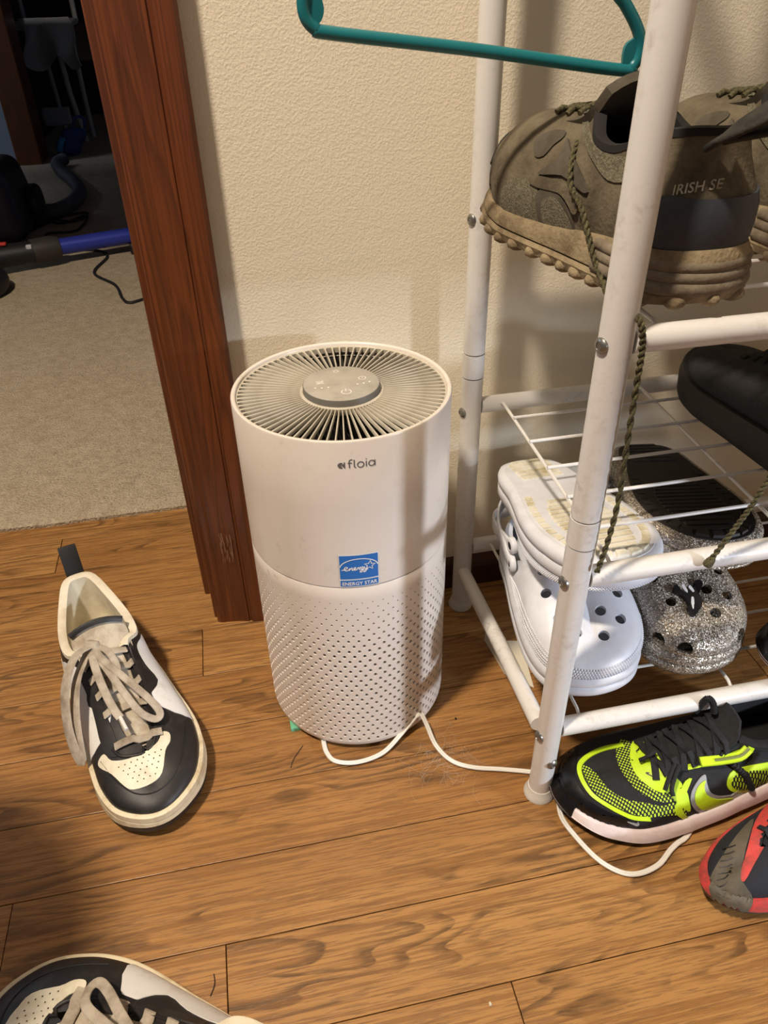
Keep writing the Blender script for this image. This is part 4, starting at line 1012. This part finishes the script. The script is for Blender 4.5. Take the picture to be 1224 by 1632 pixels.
GL.put('charm_marking', GL.patch(sh([(.129, -.0160), (.134, -.0150), (.137, -.0165), (.134, -.0185), (.130, -.0185)]), 'z', .08, (0, 0, -1), .0045, .0008, .003, 3), WHP, oc)
GL.put('charm_marking', GL.patch(sh([(.130, -.0095), (.135, -.0080), (.136, -.0105), (.132, -.0125)]), 'z', .08, (0, 0, -1), .0045, .0008, .003, 3), WHP, oc)
g2 = thing('glitter_clog', (0, 0, 0), 'glitter foam clog lying upside down with its black sole up', 'clog', 'glitter foam clogs')
BSOLE = mat('black_clog_sole', (30, 28, 27), .6, (46, 42, 38), 50)
clog(g2, GLIT, GLIT, squash=.34, upside=True, band=False, tread_m=BSOLE)
def flip_place(o, heel, toe):
    """upside down: sole plane runs through heel and toe points"""
    X = (V(toe)-V(heel)).normalized(); Y = V((0, 0, -1)).cross(X).normalized(); Z = X.cross(Y)
    o.matrix_world = Matrix(((X.x, Y.x, Z.x, heel[0]), (X.y, Y.y, Z.y, heel[1]), (X.z, Y.z, Z.z, heel[2]), (0, 0, 0, 1)))
flip_place(c2_, (.277, .662, .211), (.286, .432, .2545))
flip_place(g2, (.414, .664, .211), (.375, .437, .2545))
place(r1, (.525, .3237), (.318, .2667), 0); r1.scale = (.80, .65, .86)

# ------------------------------------------------------------------ muddy hiking shoes on the top shelf
MUD = mat('mud_suede', (104, 94, 74), .95, (72, 62, 46), 45, .38, .66, bump=.7, bscale=350, bdist=.0012)
MUDMESH = mat('mud_mesh', (116, 110, 90), .95, (86, 80, 64), 500, .42, .6, bump=1., bscale=800, bdist=.0012)
MUDSOLE = mat('mud_sole', (148, 132, 102), .95, (106, 90, 66), 40, .4, .66, bump=.8, bscale=220, bdist=.0018)
MUDHEEL = mat('mud_foam_heel', (128, 116, 98), .9, (96, 84, 66), 60, bump=.5, bscale=300, bdist=.001)
SLATE = mat('slate_rubber', (52, 56, 64), .6, (78, 76, 72), 30, .5, .8, bump=.2, bscale=300)
DKL = mat('dark_boot_lining', (26, 24, 22), .9)
OLIVE = mat('olive_synthetic', (82, 76, 64), .85, (66, 58, 44), 60, bump=.3, bscale=400)
PARA = mat('olive_cord', (96, 90, 58), .9, (58, 54, 36), 500, .4, .6, bump=.8, bscale=700, bdist=.001)
BO_ST = [(.006, 0, .014, 0, .096, 0), (.014, .024, .022, .019, .096, 0), (.036, .035, .044, .029, .091, 0), (.062, .037, .068, .034, .081, 0), (.084, .039, .090, .034, .083, .05), (.104, .041, .106, .026, .094, .2),
         (.128, .044, .122, .017, .092, .5), (.155, .047, .146, .014, .088, .65), (.178, .048, .168, .009, .086, .9), (.200, .045, .184, 0, .085, 1), (.224, .034, .201, 0, .082, 1), (.240, .018, .214, 0, .078, 1), (.245, 0, .220, 0, .075, 1)]
def hiker(root):
    Ls = Last(BO_ST, [(0, .034), (.06, .030), (.12, .023), (.18, .021), (.25, .028)], [(0, 0), (.1, .002), (.18, .004), (.25, 0)], False, bulge=.13)
    v1 = (.787, -.567, -.243); v2 = (.684, -.686, -.248)
    Ls.put('upper', Ls.shell, MUD, root)
    zb = lambda x: lerp(x, [0, .02, .17, .21, .25], [.005, 0.001, .001, .005, .015])
    Ls.put('outsole', Ls.sole([(.000, lambda x: zb(x)+.0025), (.0055, lambda x: zb(x)+.0035), (.0075, lambda x: zb(x)+.009), (.0060, lambda x: zb(x)+.0115), (.001, lambda x: zb(x)+.0115)]), MUDSOLE, root)
    Ls.put('midsole', Ls.sole([(.003, lambda x: zb(x)+.011), (.0058, lambda x: zb(x)+.013), (.0060, lambda x: Ls.zs(x)-.003), (.0030, lambda x: Ls.zs(x)+.003), (-.002, lambda x: Ls.zs(x)+.003)]), MUDSOLE, root)
    # lugs round the edge
    for i in range(0, Ls.N, 4):
        O = Ls.O[i]; n = Ls.nO[i]; p = V((O[0]+n[0]*.0015, O[1]+n[1]*.0015, zb(O[0])+.0048)); a = math.atan2(n[1], n[0]); b = bmesh.new()
        bmesh.ops.create_uvsphere(b, u_segments=10, v_segments=6, radius=1)
        vf = xform(from_bm(b), Matrix.Translation(p) @ Matrix.Rotation(a, 4, 'Z') @ Matrix.Diagonal((.0085, .0074 if i % 8 else .0056, .0050, 1)))
        Ls.put('lug', vf, MUDSOLE, root)
    # ribbed foam heel wedge
    rib = []
    idx = list(range(-16, 17))
    for zz_, rr in ((.0150, .0052), (.0215, .0044), (.0275, .0038)):
        rib.append(tube([(Ls.O[i][0]+Ls.nO[i][0]*.0035, Ls.O[i][1]+Ls.nO[i][1]*.0035, zz_+.0008*(abs(k-16)/16)) for k, i in enumerate(idx)], rr, 10))
    Ls.put('heel_ribs', join(*rib), MUDHEEL, root)
    Ls.put('collar_lining', Ls.lining(.3, .007, puff=.0016), DKL, root); Ls.put('insole', Ls.insole(), DKL, root)
    tg = tongue_sheet([(.178, .083), (.15, .087), (.125, .094), (.108, .105), (.098, .116)], [.014, .020, .024, .028, .026], Ls.bend, 11)
    Ls.put('tongue', thicken(tg, .006), OLIVE, root); Ls.add_bvh(tg)
    for sg in (1, -1):
        dv = (v1[0], v1[1]*sg, v1[2]); f = lambda P: P
        Ls.put('heel_band', Ls.patch([(-.0345, .0345), (-.020, .0340), (0, .0335), (.02, .0340), (.0345, .0345), (.0345, .062), (.02, .0635), (0, .0635), (-.02, .0635), (-.0345, .062)], 'x', 0, (1, 0, 0), .0016, .0025, .004, 2), SLATE, root) if sg > 0 else None
        Ls.put('toe_mesh', Ls.patch([(.1871, .0266), (.1800, .0390), (.1592, .0465), (.1453, .0448), (.1355, .0441), (.1334, .0320), (.1219, .0245), (.1633, .0198), (.1802, .0205)], 'y', .045*sg, dv, .0010, .0015, .004, 3), MUDMESH, root)
        Ls.put('side_window', Ls.patch([(.1271, .0335), (.1252, .04), (.1136, .0443), (.1008, .0403), (.0889, .0329), (.0867, .0242), (.1058, .0225), (.1222, .0258)], 'y', .045*sg, dv, .0022, .0015, .004, 3), MUDMESH, root)
        Ls.put('window_frame', Ls.patch([(.1359, .0368), (.1339, .0434), (.1204, .0471), (.105, .0461), (.0913, .0374), (.0854, .0304), (.0851, .0227), (.098, .0205), (.1222, .0225), (.1310, .0265)], 'y', .045*sg, dv, .0016, .002, .004, 3), OLIVE, root)
        Ls.put('lace_wing', Ls.patch([(.1444, .0512), (.122, .0647), (.1161, .0786), (.109, .0726), (.0841, .0557), (.0846, .0523), (.0931, .053), (.1142, .0562)], 'y', .04*sg, dv, .0020, .003, .004, 3), OLIVE, root)
        Ls.put('side_strap', Ls.patch([(.1459, .0462), (.1387, .0516), (.1128, .0545), (.0905, .0525), (.0828, .0435), (.0876, .04), (.0959, .0448), (.1084, .0479), (.1327, .0454)], 'y', .045*sg, dv, .0024, .003, .004, 3), MUD, root)
        Ls.put('collar_mesh', Ls.patch([(.1116, .0974), (.1075, .0857), (.0982, .0755), (.0854, .0676), (.0696, .062), (.050, .066), (.040, .078), (.0815, .0760), (.0965, .0830), (.1031, .0922), (.104, .0998)], 'y', .035*sg, dv, .0012, .0015, .004, 3), MUDMESH, root)
    # rubber toe rand with a curled edge
    Ls.put('toe_rand', Ls.patch([(-.042, .030), (0, .032), (.042, .030), (.042, .050), (.026, .062), (0, .068), (-.026, .062), (-.042, .050)], 'x', .27, (-1, 0, -.05), .0014, .002, .004, 3), MUD, root)
    Ls.put('rand_edge', tube([Ls.ray((.3, y, z), (-1, 0, -.05))[0]+V((.001, 0, .0006)) for y, z in spline([(-.041, .048), (-.026, .0615), (0, .0675), (.026, .0615), (.041, .048)], 30)], .0021, 8), DKL, root)
    Ls.put('vamp_overlay', Ls.patch([(.1706, .0666), (.1541, .0752), (.1361, .0787), (.1353, .0747), (.1461, .0671), (.1557, .0586), (.1671, .0566)], 'y', .03, v1, .0012, .002, .004, 3), OLIVE, root)
    # lettering on the heel counter
    tx = text_mesh('IRISH SE', .0098, bold=.00012, space=1.03); wx = max(v.x for v in tx[0])-min(v.x for v in tx[0]); vv = []
    for v in tx[0]:
        p, n = Ls.proj((.0300-v.x*.033/wx, .0712+v.y*.78), 'x', 0, v2); vv.append(p+n*.0007)
    Ls.put('heel_lettering', (vv, tx[1]), mat('worn_print', (150, 136, 100), .8, (196, 190, 176), 60), root, False)
    Ls.put('pull_loop', ribbon(spline([(.008, .018, .090), (-.002, .016, .098), (-.012, .010, .106), (-.022, .000, .116), (-.030, -.012, .125), (-.034, -.019, .123), (-.026, -.012, .112), (-.012, .002, .101), (.006, .010, .094)], 34), .013, .0034, up=(-.6, 0, 1)), mat('dark_strap', (48, 45, 36), .85, (30, 28, 24), 90, .42, .58, bump=.4, bscale=700), root)
    for x in (.168, .154, .140, .126, .114):
        Ls.put('lace', tube([Ls.on(x-.004*t, Ls.bend(x)-.018+.036*t, .002+.002*math.sin(math.pi*t)) for t in np.linspace(0, 1, 9)], .0021, 8), PARA, root)
    return Ls
TSZ = .4712
h1 = thing('hiking_shoe', (0, 0, 0), 'muddy brown hiking shoe with lettered heel on the top wire shelf, front left', 'shoe', 'muddy hiking shoes')
HL = hiker(h1); place(h1, (.2815, .399), (.2525, .644), TSZ); h1.scale = (1.04, 1.04, 1.04)
h2 = dup(h1, (.415, .430, TSZ), (0, 0, h1.rotation_euler.z-R(4)), 'muddy brown hiking shoe behind its twin at the right edge of the top shelf')
# braided cord laces hanging down in front of the shelves
def braid(pts, n, r=.0019):
    S = spline(pts, n); out = []
    P, T, N = frames(S, False)
    for ph in (0, math.pi):
        Q = []
        for i in range(n):
            a = i*.7+ph; Bn = T[i].cross(N[i]); Q.append(P[i]+N[i]*math.cos(a)*r*.55+Bn*math.sin(a)*r*.55)
        out.append(tube(Q, r*.62, 7))
    return join(*out)
# ------------------------------------------------------------------ loose cords of the hiking shoe, scraps on the floor
cd1 = braid([(.244, .520, .5530), (.2310, .510, .5480), (.2210, .490, .5315), (.2236, .474, .5190), (.2250, .460, .5032), (.2280, .447, .4870), (.2270, .4250, .4790), (.2270, .4030, .4780), (.2275, .3850, .4770), (.2310, .3835, .4620), (.2320, .3835, .4415), (.2333, .3835, .4018), (.2354, .3835, .3526), (.2338, .3840, .315), (.2299, .3840, .2862)], 260)
tag(obj('hanging_cord', cd1, PARA), 'olive braided shoelace hanging from the front hiking shoe down past the rack post', 'shoelace')
cd2 = braid([(.372, .412, .463), (.378, .386, .452), (.372, .3845, .415), (.3560, .3845, .3660), (.3495, .385, .3481), (.3422, .385, .3248), (.3331, .385, .3035), (.3222, .3850, .2790)], 170)
cd2k = tube(spline([(.3245, .3850, .2820), (.3215, .3850, .2765), (.3200, .3845, .2740)], 8), [.002, .003, .0034, .0036, .0036, .0034, .003, .002], 8)
tag(obj('hanging_cord', join(cd2, cd2k), PARA), 'olive braided shoelace hanging diagonally by the black shoes, knotted end at the middle bar', 'shoelace')
cardv = [(.243, .520, .0), (.288, .560, .0), (.279, .612, .0), (.236, .590, .036), (.240, .560, .05)]
cm_ = join(([(.232, .600, .001), (.238, .545, .001), (.262, .520, .001), (.272, .590, .001)], [(0, 1, 2, 3)]), ([(.232, .600, .001), (.238, .545, .001), (.240, .560, .042), (.234, .602, .040)], [(0, 1, 2, 3)]))
tag(obj('folded_card', thicken(cm_, .0012), mat('cream_card', (226, 218, 196), .8), None, False), 'cream folded card on the floor under the white clogs', 'card')
random.seed(5); sc_ = []
for k in range(34):
    x = -.056+.0125*random.random(); z = .094+.034*random.random(); l = random.uniform(.006, .016); yy = YW-.0148-.0026*max(0, (x+.0455)/.0075)-.0022
    sc_.append(([(x, yy, z), (x+.0005, yy, z), (x+.0007, yy, z+l), (x+.0001, yy, z+l)], [(0, 1, 2, 3)]))
obj('scuff_mark', join(*sc_), mat('pale_scuff', (150, 112, 84), .8), cas, False)
# pet hair, a stray hair and crumbs on the floor
random.seed(3)
fl = []
for k in range(130):
    x, y = random.gauss(.142, .022), random.gauss(.4545, .014); a = random.uniform(0, 6.28); l = random.uniform(.008, .026)
    P = [(x+math.cos(a+t*.5)*l*t, y+math.sin(a+t*.5)*l*t, .0006+.0016*math.sin(3.1*t)*random.random()) for t in np.linspace(0, 1, 5)]
    fl.append(tube(P, 6.5e-5, 3, cap=False))
o = tag(obj('pet_hair', join(*fl), mat('pale_hair', (196, 182, 162), .8)), 'wispy tuft of pale pet hair on the floor beside the power cord', 'hair'); o['kind'] = 'stuff'
for pts, lb in (([(.005, .4985, .0008), (-.006, .484, .0012), (-.010, .4745, .0008)], 'short dark hair on the floor left of the air purifier'),
                ([(-.0925, .281, .0008), (-.0890, .289, .0014), (-.0895, .297, .0008)], 'dark stray hair standing off the floor by the bottom sneaker')):
    tag(obj('stray_hair', tube(spline(pts, 8), .00035, 5), mat('dark_hair', (40, 30, 24), .7)), lb, 'hair')
for x, y, s, lb in ((.118, .231, .0016, 'tiny pale crumb on the floor near the bottom edge, left of the plank joint'), (.076, .2165, .0019, 'tiny white crumb at the bottom edge of the floor'), (.1665, .4975, .0014, 'tiny dark crumb on the floor right of the air purifier')):
    b = bmesh.new(); bmesh.ops.create_icosphere(b, subdivisions=1, radius=s)
    for v in b.verts: v.co *= random.uniform(.7, 1.2)
    vf = xform(from_bm(b), Matrix.Translation((x, y, s*.75)))
    tag(obj('crumb', vf, mat('crumb_pale', (214, 200, 170), .8) if 'dark' not in lb else mat('crumb_dark', (50, 36, 24), .8)), lb, 'crumb')

# ------------------------------------------------------------------ the room beyond the doorway
ex = [(-3.2+i*(4.4/160), .9535+random.uniform(-.0016, .0016)) for i in range(161)]
vs = [(x, y, -.012) for x, y in ex]+[(x, y-.001, .0052) for x, y in ex]+[(x, y+.004, .0088) for x, y in ex]+[(x, y+.03, .0098) for x, y in ex]+[(x, 5.2, .0098) for x, y in ex]
cpt = obj('carpet', (vs, [(r*161+i, r*161+i+1, (r+1)*161+i+1, (r+1)*161+i) for r in range(4) for i in range(160)]), CARPET)
tag(cpt, 'beige cut-pile carpet in the room beyond the doorway', 'carpet')
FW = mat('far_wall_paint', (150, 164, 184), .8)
struct('wall_far', box(-3.2, 3.56, -.012, -.775, 3.66, 2.42), FW)
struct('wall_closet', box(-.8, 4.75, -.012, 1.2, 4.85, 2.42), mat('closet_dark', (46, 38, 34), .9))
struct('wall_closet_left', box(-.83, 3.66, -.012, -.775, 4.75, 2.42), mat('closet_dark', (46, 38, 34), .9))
struct('wall_right_far', box(1.2, .825, -.012, 1.3, 4.85, 2.42), FW)
struct('ceiling_far', box(-3.2, .825, 2.42, 1.3, 5.2, 2.5), FW)
struct('wall_left_far', box(-3.3, .825, -.012, -3.2, 3.66, 2.42), FW)
struct('trim_6', box(-.790, 3.50, .0, -.695, 3.67, 2.1, .004), TRIM)
FAB = mat('grey_white_cloth', (150, 156, 164), .9, bump=.4, bscale=40, bdist=.01)
# chair with a draped cloth in the closet opening
ch = thing('folding_chair', (-.60, 4.0, .0098), 'pale folding chair draped with a grey cloth, beyond the doorway in the dark', 'chair')
def cx(P): return [(x+.60, y-4.0, z-.0098) for x, y, z in P]
PW = mat('pale_chair_paint', (170, 172, 174), .5)
for P in ([(-.600, 3.9, .46), (-.590, 3.9, .21), (-.565, 3.9, .0195)], [(-.553, 4.05, .46), (-.552, 4.03, .19), (-.545, 4.0, .0195)], [(-.76, 3.95, .46), (-.765, 3.94, .0195)], [(-.72, 4.25, .46), (-.70, 4.25, .0195)]):
    obj('leg', tube(cx(P), .0115, 10), PW, ch)
obj('seat', box(-.18, -.10, .43, .06, .28, .455, .008), PW, ch, False)
g = []
for i in range(26):
    u = i/25; x = -.72+.185*u
    g.append([(x+.60+.015*math.sin(v_*5+u*7)+.03*v_*u, -.115-.03*math.sin(u*11+v_*2)*v_-.01, .475-(.16+.03*math.sin(u*9))*v_) for v_ in np.linspace(0, 1, 10)]+[])
obj('draped_cloth', thicken(sheet(g), .004), FAB, ch)
obj('backrest', box(-.18, .27, .60, .06, .285, .86, .006), PW, ch, False)
for x in (-.17, .05): obj('back_post', tube([(x, .277, .44), (x, .278, .87)], .0115, 10), PW, ch)
obj('stretcher', box(-.115, -.155, .085, .0, -.135, .155, .006), FAB, ch, False)
# blue shoe-shaped bag on the floor
b = bmesh.new(); bmesh.ops.create_uvsphere(b, u_segments=20, v_segments=14, radius=1)
for v in b.verts:
    v.co = V((v.co.x*.062, v.co.y*.05, v.co.z*.055)); v.co += V((.012*math.sin(v.co.z*60), 0, .5*max(0, v.co.x)*.6)); v.co.z = max(v.co.z, -.045)
bag = thing('cloth_bag', (-.592, 3.66, .056), 'small blue cloth bag on the carpet at the end of the vacuum hose', 'bag')
BLUEC = mat('blue_cloth', (48, 72, 140), .85, (36, 52, 104), 30, bump=.6, bscale=60, bdist=.004)
obj('body', from_bm(b), BLUEC, bag); obj('handle', tube(spline([(.02, -.01, .06), (.04, -.012, .095), (.07, -.012, .09), (.066, -.01, .05)], 20), .006, 8), BLUEC, bag)
obj('flap', tube(spline([(-.045, -.052, -.02), (-.035, -.056, .005), (-.02, -.054, .03)], 10), .012, 8), mat('cyan_cloth', (54, 124, 190), .8), bag)
# vacuum cleaner: canister, hose, wand, flex
VB = mat('vacuum_dark', (44, 38, 54), .45); VBK = mat('vacuum_black', (26, 25, 27), .5); VHOSE = mat('hose_grey', (74, 76, 84), .6)
vc = thing('vacuum_cleaner', (-.70, 2.52, .0098), 'dark upright vacuum cleaner with hose and blue wand lying beyond the doorway', 'vacuum cleaner')
def vv_(P): return [(x+.70, y-2.52, z-.0098) for x, y, z in P]
b = bmesh.new(); bmesh.ops.create_cube(b, size=1)
for v in b.verts: v.co = V((v.co.x*.28, v.co.y*.30, v.co.z*.195+.10)); v.co.x *= 1-.22*(v.co.z > .1); v.co.y *= 1-.15*(v.co.z > .1)
bmesh.ops.bevel(b, geom=b.edges[:], offset=.035, segments=4, profile=.5, affect='EDGES')
obj('body', from_bm(b), VB, vc)
obj('carry_handle', tube(spline(vv_([(-.80, 2.44, .19), (-.77, 2.42, .245), (-.69, 2.42, .255), (-.62, 2.43, .235), (-.60, 2.46, .185)]), 24), .016, 12), VBK, vc)
obj('release_button', box(-.06, -.175, .165, -.03, -.150, .185, .004), mat('button_silver', (190, 190, 196), .3), vc, False)
hp_ = spline(vv_([(-.60, 3.44, .035), (-.615, 3.36, .035), (-.575, 3.20, .035), (-.515, 3.03, .035), (-.474, 2.86, .036), (-.482, 2.70, .036), (-.535, 2.60, .040), (-.59, 2.58, .075)]), 140)
obj('hose', tube(hp_, [.021+.0022*(1 if i % 2 else -1) for i in range(140)], 12), VHOSE, vc)
for x in (-.15, .15): obj('wheel', xform(lathe([(0, -.015), (.055, -.015), (.06, -.008), (.06, .008), (.055, .015), (0, .015)], 24), Matrix.Translation((x*.95, .05, .06)) @ Matrix.Rotation(R(90), 4, 'Y')), VBK, vc)
wd_ = thing('vacuum_wand', (-.45, 2.17, .0098), 'vacuum wand with blue tube and black grip lying across the carpet', 'vacuum wand')
def wv(P): return [(x+.45, y-2.17, z-.0098) for x, y, z in P]
obj('grip', tube(wv([(-.86, 2.005, .055), (-.62, 2.095, .055), (-.50, 2.135, .055)]), [.030, .029, .026], 20), VBK, wd_)
obj('coupling', tube(wv([(-.505, 2.133, .055), (-.462, 2.151, .055), (-.440, 2.158, .055)]), [.030, .031, .026], 20), mat('coupling_dark', (54, 50, 46), .5), wd_)
obj('blue_tube', tube(wv([(-.452, 2.154, .055), (-.05, 2.285, .055)]), .0205, 20), mat('blue_anodised', (54, 66, 168), .35, metal=.3), wd_)
obj('latch', box(-.062, -.062, .058, -.048, -.050, .068, .002), mat('button_silver', (190, 190, 196), .3), wd_, False)
obj('red_switch', box(-.130, -.070, .0735, -.105, -.055, .080, .002), mat('red_switch', (190, 50, 44), .5), wd_, False)
obj('foot', box(-.40, -.175, 0, -.33, -.115, .03, .006), VBK, wd_, False); obj('foot', box(.18, .02, 0, .25, .09, .03, .006), VBK, wd_, False)
CB = mat('black_flex', (24, 23, 23), .6)
fx = thing('vacuum_flex', (-.35, 2.2, .0098), 'black cable snaking over the carpet past the blue wand', 'cord')
def fv_(P): return [(x+.35, y-2.2, z-.0098) for x, y, z in P]
obj('cable', tube(spline(fv_([(-.46, 2.30, .013), (-.4354, 2.2745, .013), (-.3564, 2.2419, .013), (-.3308, 2.179, .013), (-.3520, 2.0528, .013), (-.2912, 1.9433, .013), (-.2680, 1.8479, .013), (-.2482, 1.8099, .013), (-.2082, 1.8299, .013), (-.12, 1.86, .013)]), 90), .0036, 8), CB, fx)
obj('coil', tube(spline(fv_([(-.58, 2.50, .013), (-.5083, 2.6418, .013), (-.4337, 2.6586, .016), (-.4602, 2.5562, .018), (-.5623, 2.6146, .02), (-.50, 2.56, .014), (-.4300, 2.62, .016), (-.4438, 2.47, .013), (-.5263, 2.4394, .016), (-.46, 2.30, .013)]), 100), .0036, 8), CB, fx)
b = bmesh.new(); bmesh.ops.create_uvsphere(b, u_segments=20, v_segments=12, radius=1)
for v in b.verts: v.co = V((v.co.x*.075, v.co.y*.085, max(-.028, v.co.z*.05)))
tag(obj('floor_nozzle', xform(from_bm(b), Matrix.Translation((-.612, 1.965, .0385))), VBK), 'black rounded cleaner nozzle at the left picture edge on the carpet', 'nozzle')
# unseen table added above the vacuum to keep the lamp off the far carpet
tb_ = thing('shade_table', (-.55, 2.3, .0098), 'unseen dark wooden table added beyond the doorway to shade the carpet round the vacuum', 'table')
obj('table_top', box(-.85, -.80, .80, .65, .80, .835, .004), TRIM, tb_, False)
for x in (-.80, .60):
    for y in (-.75, .75): obj('leg', box(x-.03, y-.03, 0, x+.03, y+.03, .80, .003), TRIM, tb_, False)
# unseen stool added in place of the viewer's body, for the soft floor shadow
stl = thing('shadow_stool', (-.432, .2555, 0), 'unseen round wooden stool added left of the viewpoint to cast a shadow on the boards', 'stool')
STW = mat('stool_wood', (150, 100, 54), .5)
obj('seat', lathe([(0, .600), (.120, .600), (.126, .606), (.127, .618), (.122, .628), (0, .630)], 40), STW, stl)
for k in range(4):
    a = R(45+90*k); obj('leg', tube([(math.cos(a)*.085, math.sin(a)*.085, .602), (math.cos(a)*.115, math.sin(a)*.115, 0)], .013, 12), STW, stl)
obj('foot_ring', tube([(math.cos(a)*.1055, math.sin(a)*.1055, .2) for a in np.linspace(0, 6.2832, 41)[:-1]], .006, 8, True), STEEL, stl)

# unseen coat added on the rack's rail to shade the wall behind the shelves
ct = thing('shade_coat', (.555, .585, .70), 'unseen dark coat added on the top rail of the rack to shade the wall below', 'coat')
CT = mat('dark_coat', (44, 46, 54), .9, (34, 36, 42), 30, bump=.4, bscale=200)
rows = []
for z, hx, hy in ((0, .235, .070), (.02, .238, .074), (.25, .225, .072), (.50, .215, .068), (.66, .205, .055), (.71, .150, .040), (.735, .060, .030)):
    rows.append([(hx*math.cos(a)*(1+.02*math.sin(5*a+z*9)), hy*math.sin(a)*(1+.10*math.sin(7*a+z*5)), z) for a in np.linspace(0, 2*math.pi, 41)])
obj('body', thicken(sheet(rows), .006), CT, ct)
for s_ in (-1, 1): obj('sleeve', tube(spline([(s_*.190, 0, .66), (s_*.212, -.02, .45), (s_*.205, -.05, .20), (s_*.195, -.065, .06)], 16), [.052]*10+[.046]*6, 14, sy=.7), CT, ct)
obj('hanger_hook', tube(spline([(0, 0, .72), (0, 0, .775), (.0, -.012, .800), (0, -.045, .812), (0, -.068, .80)], 20), .0025, 8), STEEL, ct)
